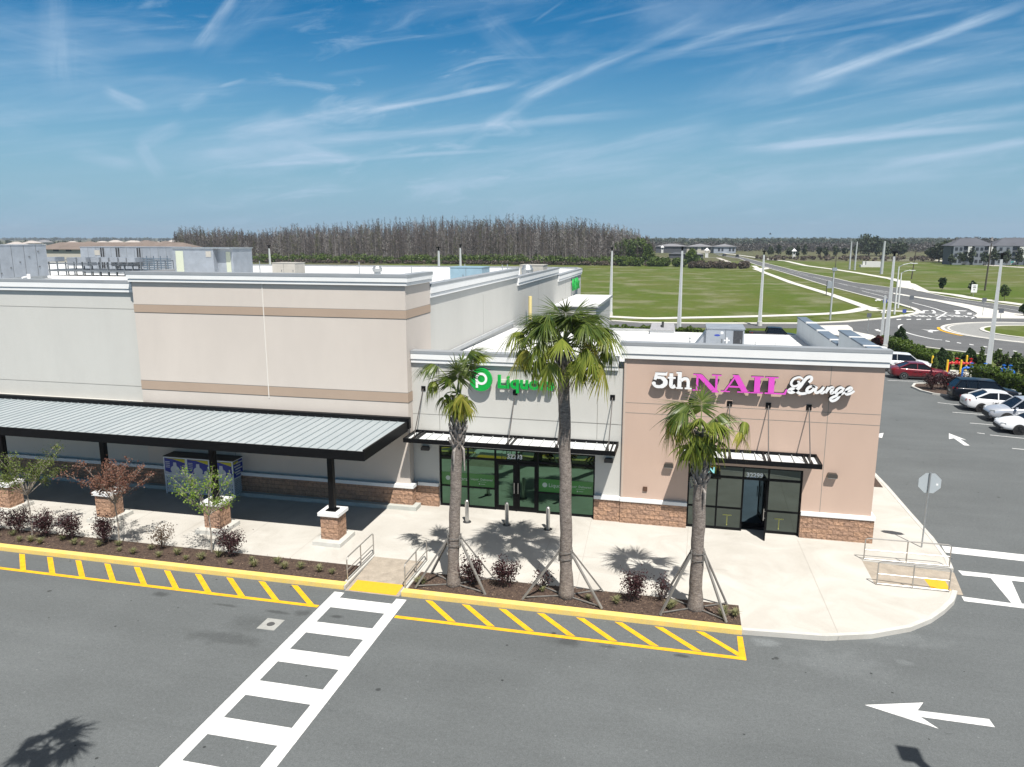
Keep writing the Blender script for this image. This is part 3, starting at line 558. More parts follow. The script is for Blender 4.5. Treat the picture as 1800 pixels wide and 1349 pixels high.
w = MB(); w.box(7.21, NY+.40, 7.98, 7.78, 38.3, 8.05); w.add([(7.21, 38.31, 7.28), (7.78, 38.31, 7.28), (7.78, 52.1, 7.20), (7.21, 52.1, 7.20), (7.21, 38.31, 7.35), (7.78, 38.31, 7.35), (7.78, 52.1, 7.27), (7.21, 52.1, 7.27)], [(0, 3, 2, 1), (4, 5, 6, 7), (0, 1, 5, 4), (1, 2, 6, 5), (2, 3, 7, 6), (3, 0, 4, 7)])
psh('parapet_cap', w, CAPB)
w = MB(); [w.box(7.19, y, 8.0, 7.80, y+.3, 8.058) for y in (32.6, 35.4)]; [w.box(7.19, y, 7.26, 7.80, y+.35, 7.362) for y in (39.8, 43.8, 47.8)]; psplit(psh, 'cap_joint_cover', w, ROOFW)
w = MB(); w.add([(-12.04, 31.6, 6.35), (7.25, 31.6, 6.35), (7.25, 52.2, 6.0), (-12.04, 52.2, 6.0)], [(0, 1, 2, 3)]); w.box(-12.04, 52.2, .1, 7.72, 52.4, 6.0); w.box(NX0+.25, 31.6, 6.2, 7.25, 31.66, 7.9); w.box(LX0, 31.61, 6.2, LX1, 31.66, 7.2)
psh('roof', w, ROOFW)
rsm = mat('membrane_seam', (.52, .53, .53), .8)
for k in range(6):
    y = 33.6+k*3.2; w = MB(); zz_ = 6.35-(y-31.6)*.017; w.add([(-12.0, y, zz_+.006), (7.2, y, zz_+.006), (7.2, y+.09, zz_+.005), (-12.0, y+.09, zz_+.005)], [(0, 1, 2, 3)]); psh('roof_seam', w, rsm)
for y in (37, 42.5, 48, 54, 60, 68, 78): w = MB(); zz_ = 9.25-(y-34)*1.25/53; w.add([(-88, y, zz_+.03), (-12.5, y, zz_+.008), (-12.5, y+.12, zz_+.008), (-88, y+.12, zz_+.03)], [(0, 1, 2, 3)]); pst('roof_seam', w, rsm)
w = MB(); w.box(-12.04, 52.05, 5.95, -2.2, 52.35, 6.16); w.box(-12.04, 31.7, 6.36, -11.94, 52.0, 6.56); psh('roof_flashing', w, mat('flashing', (.42, .43, .43), .6, .1, 1))
w = MB()
w.box(LX0, LY-.15, .1, LO[0], LY, 1.14); w.box(LO[1], LY-.15, .1, NX0, LY, 1.14); w.box(NX0, NY-.10, .1, NO_[0], NY, 1.14); w.box(NO_[1], NY-.10, .1, NX1+.12, NY, 1.14); w.box(NX1, NY, .1, NX1+.12, 38, 1.14)
psplit(psh, 'stone_base', w, STONE)
w = MB(); w.box(LX0+.23, LY-.21, 1.14, LO[0], LY, 1.29); w.box(LO[1], LY-.21, 1.14, NX0-.0, LY, 1.29); w.box(NX0, NY-.15, 1.14, NO_[0], NY, 1.29); w.box(NO_[1], NY-.15, 1.14, NX1+.15, NY, 1.29); w.box(NX1, NY, 1.14, NX1+.15, 38, 1.29); psplit(psh, 'base_coping', w, CORN)
w = MB()
hjoint(w, LX0, LX1, LY, 4.50); hjoint(w, -10.66, LX1-.2, LY, 4.52, .004); vjoint(w, -10.66, LY, 3.8, 6.85); vjoint(w, -3.50, LY, 3.8, 6.85)
hjoint(w, NX0+.03, NX1, NY, 5.52); hjoint(w, NX0+.03, NX1, NY, 5.08); vjoint(w, 5.76, NY, 1.3, 7.42); psplit(psh, 'wall_joint', w, JOINT)
w = MB(); w.box(NX0+.02, NY-.015, 1.3, NX0+.10, NY, 7.42); psh('corner_trim', w, mat('corner_trim', (.50, .40, .33), .9))
w = MB(); w.box(-1.44, NY-.05, 1.64, -1.26, NY, 1.84); psh('junction_box', w, mat('brown_box', (.10, .05, .03), .6))
w = MB(); w.box(LO[0], LY+.32, .1, LO[1], 36, .155); w.box(NO_[0], NY+.37, .1, NO_[1], 36, .155); w.box(LO[0]-.1, 35.9, .1, NO_[1]+.1, 36, 3.2); w.box(LO[0]-.2, LY+.31, 3.1, NO_[1]+.1, 36, 3.2); w.box(LO[0]-.2, LY+.31, .1, LO[0]-.1, 36, 3.1); w.box(NO_[1]+.02, NY+.36, .1, NO_[1]+.1, 36, 3.1); w.box(-1.4, LY+.31, .1, -1.3, 35.9, 3.1)
psh('interior', w, DARKI)
def child(mb, name, m, par): o = mb.build(name, m); o.parent = par; o.matrix_parent_inverse = Matrix.Translation(-Vector((0, 31.2, 0))); return o
def storefront(x0, x1, zt, y, xs, doorspan, ztr, zs, glass, sillw):
    f = MB(); f.box(x0, y, .15, x0+.07, y+.12, zt); f.box(x1-.07, y, .15, x1, y+.12, zt); f.box(x0+.07, y, zt-.08, x1-.07, y+.12, zt)
    for x in xs: f.box(x-.035, y-.002, .15, x+.035, y+.12, zt-.08)
    e = [x0+.07]+[q for x in xs for q in (x-.035, x+.035)]+[x1-.07]
    for a, b in zip(e[::2], e[1::2]):
        f.box(a, y+.004, ztr-.045, b, y+.11, ztr+.045)
        if not (doorspan[0]-.01 < (a+b)/2 < doorspan[1]+.01):
            f.box(a, y+.004, zs-.03, b, y+.11, zs+.03); f.box(a, y+.004, .15, b, y+.11, .24)
    fo = psh('storefront_frame', f, BLK)
    for a, b in zip(e[::2], e[1::2]):
        isd = doorspan[0] < (a+b)/2 < doorspan[1]
        for z0, z1 in ([(ztr+.045, zt-.08)] if isd else [(ztr+.045, zt-.08), (zs+.03, ztr-.045), (.24, zs-.03)]):
            p = MB(); p.box(a, y+.05, z0, b, y+.07, z1); psh('window_pane', p, glass)
    return fo
storefront(LO[0], LO[1], LO[2], LY+.08, (-9.38, -8.09, -7.10, -6.12, -4.86), (-8.09, -6.12), 2.52, 1.13, GLG, 0)
storefront(NO_[0], NO_[1], NO_[2], NY+.10, (1.65, 2.69, 3.70), (2.69, 3.70), 2.48, 1.12, GLN, 0)
def door(x0, x1, y, glass, hx, rot=None, hinge=None, name='door'):
    W_ = x1-x0; d = MB(); d.box(0, 0, 0, .12, .05, 2.28); d.box(W_-.12, 0, 0, W_, .05, 2.28); d.box(.12, 0, 0, W_-.12, .05, .22); d.box(.12, 0, 2.15, W_-.12, .05, 2.28)
    o = d.build(name, BLK); p = MB(); p.box(.12, .018, .22, W_-.12, .034, 2.15); po = p.build('glass', glass, o)
    h = MB(); h.tube([(hx, -.06, .85), (hx, -.06, 1.35)], .018, 8); h.tube([(hx, -.06, .95), (hx, .0, .95)], .012, 6); h.tube([(hx, -.06, 1.25), (hx, .0, 1.25)], .012, 6); h.build('handle', STEEL, o)
    o.parent = SH; o.location = Vector((x0, y, .16))-Vector(SH.location); o.rotation_euler.z = rot or 0; return o
door(-8.055, -7.135, LY+.10, GLG, .86); door(-7.065, -6.155, LY+.10, GLG, .05)
# the salon door stands open, hinged on its right jamb
ig = MB(); ig.box(2.72, NY+.75, .16, 3.66, NY+.77, 2.42); psh('inner_door_glass', ig, glassy('blue_shop_glass', (.06, .095, .125)))
ig = MB(); ig.box(2.66, NY+.72, .16, 2.74, NY+.80, 2.42); ig.box(3.64, NY+.72, .16, 3.72, NY+.80, 2.42); ig.box(2.74, NY+.72, 2.34, 3.64, NY+.80, 2.42); ig.box(2.74, NY+.72, .16, 3.64, NY+.80, .3); psh('inner_door_frame', ig, BLK)
dd = door(3.66, 4.58, NY+.12, GLN, .86, rot=R(-97)); dd['label'] = 'open glass door of the salon'
# liquor store film, writing
def tw(name, s, m, x, z, y, size, par=None, ext=.002, off=0., align='LEFT', spacing=1.):
    o = text_obj(name, s, m, lambda v: Vector((x+v.x, y-v.z, z+v.y)), size=size, ext=ext, off=off, align=align, spacing=spacing)
    if par is not None: o.parent = par; o.matrix_parent_inverse = Matrix.Translation(-Vector(par.location))
    return o
yg = LY+.13-.005
for a, b in ((-10.66, -9.415), (-9.345, -8.125), (-6.085, -4.895), (-4.825, -3.62)):
    p = MB(); p.box(a+.01, yg-.003, 1.17, b-.01, yg, 1.78); psh('window_film', p, GFILM)
def disc(mb, x, y, z, r, t, n=32, a0=0): mb.wallpoly([(x+r*math.cos(2*math.pi*k/n), z+r*math.sin(2*math.pi*k/n)) for k in range(n)], y-t, y)
for x in (-10.35, -5.80):
    p = MB(); disc(p, x, yg-.004, 1.50, .11, .002); psh('window_logo', p, DECAL); tw('window_lettering', 'Liquors', DECAL, x+.17, 1.42, yg-.006, .25, SH)
for x in (-8.74, -4.22): tw('window_lettering', 'Liquor', DECAL, x-.52, 1.48, yg-.006, .145, SH); tw('window_lettering', 'Delivered', DECAL, x-.06, 1.48, yg-.006, .145, SH); p = MB(); p.box(x-.18, yg-.006, 1.41, x+.22, yg-.004, 1.42); disc(p, x-.1, yg-.004, 1.31, .03, .002); p.box(x-.04, yg-.006, 1.30, x+.16, yg-.004, 1.315); psh('window_logo', p, DECAL)
tw('street_number', '32293', DECALW, -7.55, 2.62, LY+.12, .29, SH, off=.009); tw('street_number', '32299', DECALW, 2.80, 2.55, NY+.14, .27, SH, off=.009)
tw('open_lettering', 'OPEN', mat('neon', (.35, .80, .80), .4, emit=.5), .58, 2.62, NY+.145, .36, SH, off=.012)
for x in (.98, 2.12, 4.22):
    p = MB(); yy = NY+.145; p.box(x-.18, yy-.004, .78, x+.18, yy, .82); p.box(x-.02, yy-.005, .34, x+.02, yy-.001, .78); psh('tape_mark', p, TAPE)
# wall lamps
for x, z, y in ((-.39, 2.92, NY), (6.11, 2.94, NY)):
    l = MB(); l.wallpoly([(x-.19, z-.10), (x+.19, z-.10), (x+.19, z+.02), (x+.15, z+.08), (x-.15, z+.08), (x-.19, z+.02)], y-.20, y); psh('wall_lamp', l, mat('lamp_bronze', (.12, .11, .10), .35, metal=.7))
    l = MB(); l.box(x-.17, y-.205, z-.12, x+.17, y-.02, z-.10); psh('lamp_lens', l, STEEL)
for x in (-11.35, -2.95):
    l = MB(); z = 2.92; l.wallpoly([(x-.19, z-.10), (x+.19, z-.10), (x+.19, z+.02), (x+.15, z+.08), (x-.15, z+.08), (x-.19, z+.02)], LY-.20, LY); psh('wall_lamp', l, BLKT)
# ---------------- awnings
def awning(label, x0, x1, yw, plates, name='steel_awning'):
    t = empty(name, ((x0+x1)/2, yw, 3.6), label=label, cat='awning'); y0 = 29.75; z0, z1 = 3.55, 3.74
    def P_(n, mb, m): return part(n, mb, m, t, None)
    f = MB(); f.box(x0, y0, z0, x1, y0+.07, z1); f.box(x0, yw-.07, z0+.02, x1, yw, z1+.01); f.box(x0, y0+.07, z0, x0+.07, yw-.07, z1); f.box(x1-.07, y0+.07, z0, x1, yw-.07, z1)
    for x in plates:
        if x-.12 > x0+.08: f.box(x-.12, y0+.07, z0+.05, x-.07, yw-.07, z1-.01)
        if x+.12 < x1-.08: f.box(x+.07, y0+.07, z0+.05, x+.12, yw-.07, z1-.01)
    P_('frame', f, BLK)
    d = MB(); d.box(x0+.07, y0+.07, z0+.06, x1-.07, yw-.07, z0+.075); P_('deck', d, mat('awning_deck', (.72, .74, .74), .5))
    r = MB(); k = int((x1-x0)/.45)
    for i in range(1, k): x = x0+(x1-x0)*i/k; r.box(x-.012, y0+.07, z0+.075, x+.012, yw-.07, z0+.13)
    P_('deck_rib', r, mat('awning_rib', (.42, .43, .43), .5))
    for x in plates:
        p = MB(); p.box(x-.10, yw-.03, 5.58, x+.10, yw, 5.80); P_('wall_plate', p, BLK)
        q = MB(); q.tube([(x, yw-.06, 5.68), (x, y0+.14, 3.74)], .022, 8); q.box(x-.03, y0+.09, 3.62, x+.03, y0+.20, 3.80); P_('tie_rod', q, mat('rod', (.06, .05, .045), .5))
    return t
awning('black framed awning with white deck over the liquor store doors', -11.85, -2.55, LY, (-11.40, -7.13, -5.0, -2.86))
awning('short black framed awning with white deck over the salon windows', .14, 5.46, NY, (.42, 1.95, 3.47, 5.03))
# ---------------- long canopy
t = empty('walkway_canopy', (-30, 28, 0), label='long black edged canopy with pale ribbed metal roof along the store wall', cat='canopy')
CX0, CX1, CY0, CY1 = -62, -11.90, 25.78, 30.60
def pc(n, mb, m): return part(n, mb, m, t, None)
w = MB(); w.add([(CX0, CY0+.06, 4.17), (CX1-.10, CY0+.06, 4.17), (CX1-.10, CY1-.1, 4.27), (CX0, CY1-.1, 4.27)], [(0, 1, 2, 3)]); w.add([(CX0, CY0+.06, 4.10), (CX1-.10, CY0+.06, 4.10), (CX1-.10, CY1-.1, 4.10), (CX0, CY1-.1, 4.10)], [(3, 2, 1, 0)])
crf = mat('canopy_roof', (.33, .375, .395), .5, metal=.1, col2=(.39, .43, .445), vs=.8, fine=.03, fs=8, stretch=(1, .25, 1)); pc('roof_panel', w, crf)
w = MB(); n = 124
for i in range(n):
    x = CX1-.45-.405*i; w.add([(x-.015, CY0+.07, 4.172), (x+.015, CY0+.07, 4.172), (x+.015, CY1-.11, 4.272), (x-.015, CY1-.11, 4.272), (x-.008, CY0+.07, 4.205), (x+.008, CY0+.07, 4.205), (x+.008, CY1-.11, 4.305), (x-.008, CY1-.11, 4.305)], [(4, 5, 6, 7), (0, 1, 5, 4), (1, 2, 6, 5), (2, 3, 7, 6), (3, 0, 4, 7)])
pc('roof_seam', w, mat('seam', (.285, .325, .345), .5, metal=.2))
w = MB(); w.box(CX0, CY0, 3.86, CX1, CY0+.06, 4.24); w.box(CX1-.08, CY0+.06, 3.86, CX1, CY1-.1, 4.30); w.box(CX0, CY1-.10, 3.95, CX1+.06, CY1+.15, 4.46); w.box(CX0, CY0+.7, 3.90, CX1-.09, CY0+.85, 4.09); pc('fascia', w, BLK)
PX = (-13.70, -19.10, -24.50, -29.90, -35.30)
for x in PX:
    c = MB(); c.box(x-.11, 26.50-.11, 1.49, x+.11, 26.61, 4.08); o = pc('column', c, BLK); b = MB(); b.box(x-.22, 26.28, 1.462, x+.22, 26.72, 1.50); pc('column_base', b, BLK)
names = ['rightmost stone pier, below the open corner of the canopy', 'stone pier behind the leafy green sapling', 'stone pier behind the red leaved sapling', 'stone pier beside the bushy sapling near the left edge']
for i, x in enumerate(PX[:4]):
    p = empty('stone_pier', (x, 26.5, .15), label=names[i]+', white cap on top', cat='pier', group='stone piers carrying the canopy columns')
    m = MB(); m.box(-.38, -.38, .17, .38, .38, 1.17); m.build('shaft', STONE, p); m = MB(); m.box(-.46, -.46, 1.17, .46, .46, 1.31); m.build('cap', CORN, p); m = MB(); m.box(-.62, -.72, 0, .62, .66, .17); m.build('footing', CONC2, p)
# ================================================================ signs on the walls
def pw(t, n, mb, m): return part(n, mb, m, t, None)
SIDE = mat('sign_return', (.03, .03, .03), .6)
def stroke(mb, pts, w, y0, y1, wz=None):       # ribbon with flat face in the x,z plane; w scalar or list
    P = [Vector((p[0], 0, p[1])) for p in pts]; l, r = [], []
    for i, p in enumerate(P):
        d = (P[min(i+1, len(P)-1)]-P[max(i-1, 0)]).normalized(); n = Vector((-d.z, 0, d.x))*(w[i] if hasattr(w, '__len__') else w)/2
        l.append(p+n); r.append(p-n)
    n = len(P); vs = [(v.x, y0, v.z) for v in l]+[(v.x, y0, v.z) for v in r]+[(v.x, y1, v.z) for v in l]+[(v.x, y1, v.z) for v in r]
    s = mb.cm; mb.cm = 0; mb.add(vs, [(i, i+1, n+i+1, n+i) for i in range(n-1)]); mb.cm = 1
    mb.add(vs, [(i, 2*n+i, 2*n+i+1, i+1) for i in range(n-1)]+[(n+i, n+i+1, 3*n+i+1, 3*n+i) for i in range(n-1)]+[(0, n, 3*n, 2*n), (n-1, 3*n-1, 4*n-1, 2*n-1)]); mb.cm = s
def block(mb, poly_, y0, y1):
    n = len(poly_); s = mb.cm; vs = [(x, y0, z) for x, z in poly_]+[(x, y1, z) for x, z in poly_]
    mb.cm = 0; mb.add(vs, [tuple(range(n))]); mb.cm = 1; mb.add(vs, [(i, n+i, n+(i+1) % n, (i+1) % n) for i in range(n)]); mb.cm = s
def cr(pts, n=7):
    return [(x, y) for x, y in smoothline(pts, n)]
S = empty('green_shop_sign', (-6.9, LY, 6.2), label='green channel letters reading Liquors with a round logo on the grey wall', cat='sign')
yf, yb = LY-.30, LY-.17
m = MB(); c = (-8.63, 6.26)
block(m, [(c[0]+.51*math.cos(2*math.pi*k/48), c[1]+.51*math.sin(2*math.pi*k/48)) for k in range(48)], yf, yb); pw(S, 'logo_disc', m, [GREENS, GREENS])
m = MB(); o1 = [(c[0]+.03+.22*math.cos(R(a)), c[1]+.05+.22*math.sin(R(a))) for a in range(-150, 211, 12)]
stroke(m, o1, .105, yf-.012, yf-.001); stroke(m, [(c[0]-.17, c[1]+.05), (c[0]-.17, c[1]-.36)], .105, yf-.015, yf-.001); pw(S, 'logo_mark', m, [SWHITE, SWHITE])
o = text_obj('lettering', 'Liquors', [GREENS, GREENS], lambda v: Vector((-7.90+v.x*1.045, yf+.065-v.z, 5.94+v.y)), size=.80, ext=.065, off=.022, spacing=1.0, align='LEFT'); o.parent = S; o.matrix_parent_inverse = Matrix.Translation(-Vector(S.location))
m = MB(); m.box(-7.9, yb+.03, 6.08, -5.3, LY, 6.26); m.box(-7.85, yb+.0, 6.14, -5.35, yb+.03, 6.20); m.box(-8.9, yb, 6.1, -8.3, LY, 6.4); pw(S, 'raceway', m, GREY)
S = empty('salon_sign', (2.7, NY, 6.5), label='white and pink channel letter sign reading 5th NAIL Lounge on the tan wall', cat='sign')
yf, yb = NY-.24, NY-.11
# 5th
m = MB(); q = [0]
def yy(): q[0] += .0025; return yf-q[0]
five = [(-1.01, 6.88), (-1.04, 6.62)]
block(m, [(-1.10, 6.91), (-.66, 6.91), (-.60, 6.97), (-.62, 6.79), (-1.08, 6.79)], yy(), yb); stroke(m, [(-1.04, 6.85), (-1.10, 6.60)], .12, yy(), yb)
stroke(m, cr([(-1.12, 6.62), (-.98, 6.70), (-.80, 6.68), (-.68, 6.56), (-.70, 6.41), (-.86, 6.32), (-1.05, 6.33), (-1.16, 6.43)], 6), [.08]*6+[.12]*6+[.17]*6+[.19]*6+[.17]*6+[.13]*6+[.12]*7, yy(), yb)
m2 = [(-1.14, 6.45, .09)]
block(m, [(-1.14+.085*math.cos(2*math.pi*k/14), 6.45+.075*math.sin(2*math.pi*k/14)) for k in range(14)], yy(), yb)
stroke(m, cr([(-.44, 6.90), (-.44, 6.60), (-.44, 6.40), (-.38, 6.33), (-.26, 6.37)], 5), .15, yy(), yb); block(m, [(-.58, 6.75), (-.26, 6.75), (-.26, 6.67), (-.58, 6.67)], yy(), yb)
stroke(m, [(-.10, 6.96), (-.10, 6.30)], .16, yy(), yb); block(m, [(-.24, 6.97), (-.06, 6.97), (-.06, 6.90), (-.24, 6.90)], yy(), yb); block(m, [(-.22, 6.33), (.04, 6.33), (.04, 6.26), (-.22, 6.26)], yy(), yb)
stroke(m, cr([(-.05, 6.60), (.07, 6.69), (.20, 6.68), (.25, 6.56), (.25, 6.30)], 5), .13, yy(), yb); block(m, [(.12, 6.33), (.40, 6.33), (.40, 6.26), (.12, 6.26)], yy(), yb)
pw(S, 'numeral_lettering', m, [SWHITE, SIDE])
# NAIL in a wide serif
m = MB(); z0, z1 = 6.22, 6.92
def serif(x0, x1, z, t=.05): block(m, [(x0, z), (x1, z), (x1, z+t), (x0, z+t)], yy(), yb)
def diag(a, b, w, a2=None): block(m, [(a[0]-w/2, a[1]), (a[0]+w/2, a[1]), (b[0]+w/2, b[1]), (b[0]-w/2, b[1])], yy(), yb)
serif(.44, .78, z0); serif(.44, .76, z1-.05); serif(1.18, 1.56, z1-.05); diag((.61, z0+.04), (.61, z1-.04), .09); diag((1.37, z0-.02), (1.37, z1-.04), .09); diag((.67, z1-.02), (1.36, z0-.04), .26)
serif(1.56, 1.92, z0); serif(2.20, 2.78, z0); diag((1.72, z0+.04), (2.14, z1+.02), .08); diag((2.50, z0+.04), (2.11, z1+.02), .25); block(m, [(1.84, 6.42), (2.42, 6.42), (2.40, 6.49), (1.88, 6.49)], yy(), yb)
serif(2.72, 3.20, z0); serif(2.72, 3.20, z1-.05); diag((2.96, z0+.04), (2.96, z1-.04), .23)
serif(3.26, 4.02, z0, .06); serif(3.26, 3.76, z1-.05); diag((3.50, z0+.04), (3.50, z1-.04), .23); block(m, [(3.78, z0), (4.06, z0), (4.12, 6.44), (4.06, 6.44), (4.00, 6.30)], yy(), yb)
pw(S, 'pink_lettering', m, [PINKS, SIDE])
# Lounge in script
m = MB(); bz = 6.36
def sc(pts, w, n=6):
    p = [(4.12+x+.30*y, bz+y) for x, y in pts]; q = cr(p, n); k = len(q); stroke(m, q, [w*(.62+.5*math.sin(math.pi*(.12+.76*i/(k-1)))) for i in range(k)], yy(), yb)
sc([(.66, .40), (.72, .52), (.66, .62), (.54, .60), (.46, .44), (.40, .22), (.30, .05), (.16, -.03), (.05, .02), (.12, .11), (.28, .06), (.50, -.06), (.70, -.04), (.82, .06)], .12)
sc([(.40, .52), (.24, .60), (.06, .52), (.02, .34), (.14, .22), (.28, .26), (.32, .38), (.22, .43)], .085)
sc([(.86, .25), (.74, .22), (.70, .09), (.79, .0), (.90, .07), (.94, .19), (.86, .26), (1.00, .22)], .105)
sc([(1.02, .25), (1.02, .08), (1.10, .0), (1.21, .08), (1.28, .25)], .10); sc([(1.28, .25), (1.25, .07), (1.31, .0), (1.39, .08)], .10)
sc([(1.45, .25), (1.43, .0)], .11, 2); sc([(1.42, .06), (1.51, .21), (1.62, .23), (1.61, .08), (1.66, .0), (1.74, .08)], .098)
sc([(1.99, .22), (1.89, .25), (1.79, .15), (1.81, .02), (1.91, .02), (1.98, .14)], .10); sc([(2.02, .25), (1.98, .02), (1.94, -.20), (1.80, -.30), (1.70, -.22), (1.80, -.12), (2.00, -.02), (2.12, .07)], .098)
sc([(2.12, .08), (2.25, .13), (2.31, .21), (2.23, .26), (2.14, .14), (2.20, .0), (2.33, .03), (2.44, .14)], .10)
pw(S, 'script_lettering', m, [SWHITE, SIDE])
# store name on the side wall, seen almost edge-on
S = empty('side_wall_sign', (-12.05, 82.5, 7.4), label='green channel letters high on the far end of the grey side wall', cat='sign')
o = text_obj('lettering', 'Publix', [GREENS, GREENS], lambda v: Vector((-11.75-.08+v.z, 79.5+v.x*1.15, 6.85+v.y)), size=1.7, ext=.08, off=.04, align='LEFT'); o.parent = S; o.matrix_parent_inverse = Matrix.Translation(-Vector(S.location))
# loading dock roof
t = empty('loading_dock', (-10, 75, 0), label='grey loading dock box with a flat white roof beside the store side wall', cat='building')
m = MB(); m.box(-12.04, 69.3, .1, -8.1, 82.4, 6.05); pw(t, 'wall', m, GREY); m = MB(); m.box(-12.04, 69.1, 6.05, -7.9, 82.6, 6.2); pw(t, 'roof', m, ROOFW); m = MB(); m.box(-7.9, 69.1, 5.98, -7.84, 82.6, 6.22); pw(t, 'gutter', m, CAPM)
t = empty('yellow_post', (-11.6, 56, 6.0), label='yellow vertical pipe standing on the low roof by the grey side wall', cat='pipe'); m = MB(); m.cyl((0, 0, 0), .14, 2.0, 12); m.build('pipe', mat('cream_yellow', (.75, .62, .28), .6), t); m = MB(); m.cyl((0, 0, 0), .24, .12, 12); m.build('pipe_boot', ROOFW, t)
# ================================================================ roof equipment
def rtu(name, label, x0, x1, y0, y1, z0, z1, m0, cat='rooftop unit', dark=None, group=None):
    t = empty(name, ((x0+x1)/2, y0, z0), label=label, cat=cat, group=group)
    c = MB(); c.box(x0+.1, y0+.1, z0-.1, x1-.1, y1-.1, z0+.25); pw(t, 'curb', c, GALV); b = MB(); b.box(x0, y0, z0+.25, x1, y1, z1); pw(t, 'cabinet', b, m0)
    b = MB(); b.box(x0-.04, y0-.04, z1, x1+.04, y1+.04, z1+.05); pw(t, 'lid', b, m0)
    p = MB(); n = max(2, int((x1-x0)/1.0))
    for i in range(1, n): x = x0+(x1-x0)*i/n; p.box(x-.012, y0-.012, z0+.3, x+.012, y0-.001, z1-.03)
    for i in range(n): x = x0+(x1-x0)*(i+.82)/n; p.box(x-.03, y0-.03, (z0+z1)/2-.1, x+.03, y0-.001, (z0+z1)/2+.1)
    pw(t, 'panel_seam', p, mat('seam_dark', (.13, .14, .15), .6))
    if dark: d = MB(); d.box(dark[0], y0-.02, z0+.3, dark[1], y0-.001, z1-.08); pw(t, 'coil', d, HDARK)
    return t
yh = 42.0; hx0, hzt = FY(1243, 578, yh); hx1, _ = FY(1309, 580, yh); hc, _ = FY(1288, 580, yh)
t = rtu('air_handler', 'grey rooftop air unit with a dark coil and white cross mark on the salon roof', hx0, hx1, yh, yh+2.2, 6.2, hzt, HVAC, dark=(hc+.05, hx1-.08))
m = MB(); c = (hx0+.55, hzt-.35); m.wallpoly([(c[0]+.16*math.cos(a/16*6.283), c[1]+.055*math.sin(a/16*6.283)) for a in range(16)], yh-.006, yh-.001); pw(t, 'oval_badge', m, mat('badge_blue', (.03, .06, .35), .5))
m = MB(); c = (hc-.28, hzt-.62); m.box(c[0]-.04, yh-.008, c[1]-.16, c[0]+.04, yh-.001, c[1]+.16); m.box(c[0]-.15, yh-.010, c[1]-.04, c[0]+.15, yh-.002, c[1]+.04); m.box(hc-.62, yh-.008, hzt-.28, hc-.48, yh-.001, hzt-.14); pw(t, 'white_tape', m, SWHITE)
m = MB(); m.box(hx0-.04, yh, 6.5, hx0-.0, yh+1.8, hzt-.1); m.add([(hx0-.7, yh+.2, 6.35), (hx0-.02, yh+.2, 6.35), (hx0-.02, yh+.2, hzt-.2), (hx0-.7, yh+1.6, 6.35), (hx0-.02, yh+1.6, 6.35), (hx0-.02, yh+1.6, hzt-.2)], [(0, 1, 2), (3, 5, 4), (0, 2, 5, 3)]); pw(t, 'intake_hood', m, HVAC)
t = empty('roof_piping', (hx1+1, 41, 6.3), label='thin looped pipes on posts on the white roof right of the air unit', cat='pipes'); m = MB()
for dx in (.5, 1.5): m.tube([(hx1+dx, 41, 6.2), (hx1+dx, 41, 7.0)], .02, 6)
m.tube([(hx1+.3, 41, 6.8), (hx1+1.7, 41, 6.82)], .015, 6); m.tube([(hx1+.6, 41, 6.25), (hx1+.7, 41, 6.6), (hx1+1.0, 41, 6.75), (hx1+1.25, 41, 6.55), (hx1+1.3, 41, 6.25)], .02, 6); pw(t, 'pipe_run', m, GALV)
t = empty('roof_ladder_chain', (hx0-1.1, 41.5, 6.3), label='slim jointed pipe stack on the white roof left of the air unit', cat='pipe'); m = MB(); m.tube([(hx0-.9, 41.5, 6.2), (hx0-.9, 41.5, 7.1)], .018, 6)
for k in range(5): m.box(hx0-.96, 41.44, 6.3+k*.17, hx0-.84, 41.56, 6.34+k*.17)
pw(t, 'pipe_run', m, GALV)
t = empty('roof_penthouse', (-1.4, 50.5, 6.0), label='low grey shed with a dark vent at the rear edge of the low roof', cat='rooftop unit')
m = MB(); m.box(-2.25, 50.5, 5.95, -.62, 51.8, 6.35); pw(t, 'curb', m, ROOFW); m = MB(); m.add([(-2.25, 50.4, 6.35), (-.62, 50.4, 6.35), (-.70, 51.3, 6.72), (-2.17, 51.3, 6.72), (-2.25, 51.9, 6.4), (-.62, 51.9, 6.4)], [(0, 1, 2, 3), (3, 2, 5, 4), (0, 3, 4), (1, 5, 2)]); pw(t, 'sloped_top', m, mat('shed_grey', (.27, .27, .29), .8, .1, 3)); m = MB(); m.box(-1.50, 50.7, 6.5, -1.35, 50.95, 6.85); pw(t, 'vent', m, BLKT)
# main roof, left
Y = 52.8; zt = FY(40, 431, Y)[1]
t = rtu('air_handler', 'big riveted grey air handler box at the left edge of the main roof', -78, FY(86, 480, 58)[0], 46, 58, 8.7, FY(84, 431, 58)[1], HVAC)
m = MB(); xr = FY(86, 480, 58)[0]; zt = FY(84, 431, 58)[1]
for k in range(9): m.box(xr, 46.6+k*1.28, 9.0, xr+.015, 46.63+k*1.28, zt-.03)
for k in range(14): m.box(xr, 47+((k*5) % 11), 9.3+((k*7) % 5)*.45, xr+.05, 47.12+((k*5) % 11), 9.42+((k*7) % 5)*.45)
pw(t, 'side_panel_seam', m, mat('seam_dark', (.13, .14, .15), .6))
t = empty('roof_vent_pipe', (FY(39, 484, 44)[0], 44, 9.1), label='white elbow pipe on the roof in front of the big air handler', cat='pipe'); m = MB(); x = 0; m.tube([(0, 0, 0), (0, 0, .52), (.45, 0, .6), (.62, 0, .72)], .06, 8); m.cyl((.55, 0, .45), .11, .32, 10); m.build('pipe_run', SWHITE, t)
Y = 66.; zl = lambda y: FY(200, y, Y)[1]; X_ = lambda x: FY(x, 460, Y)[0]
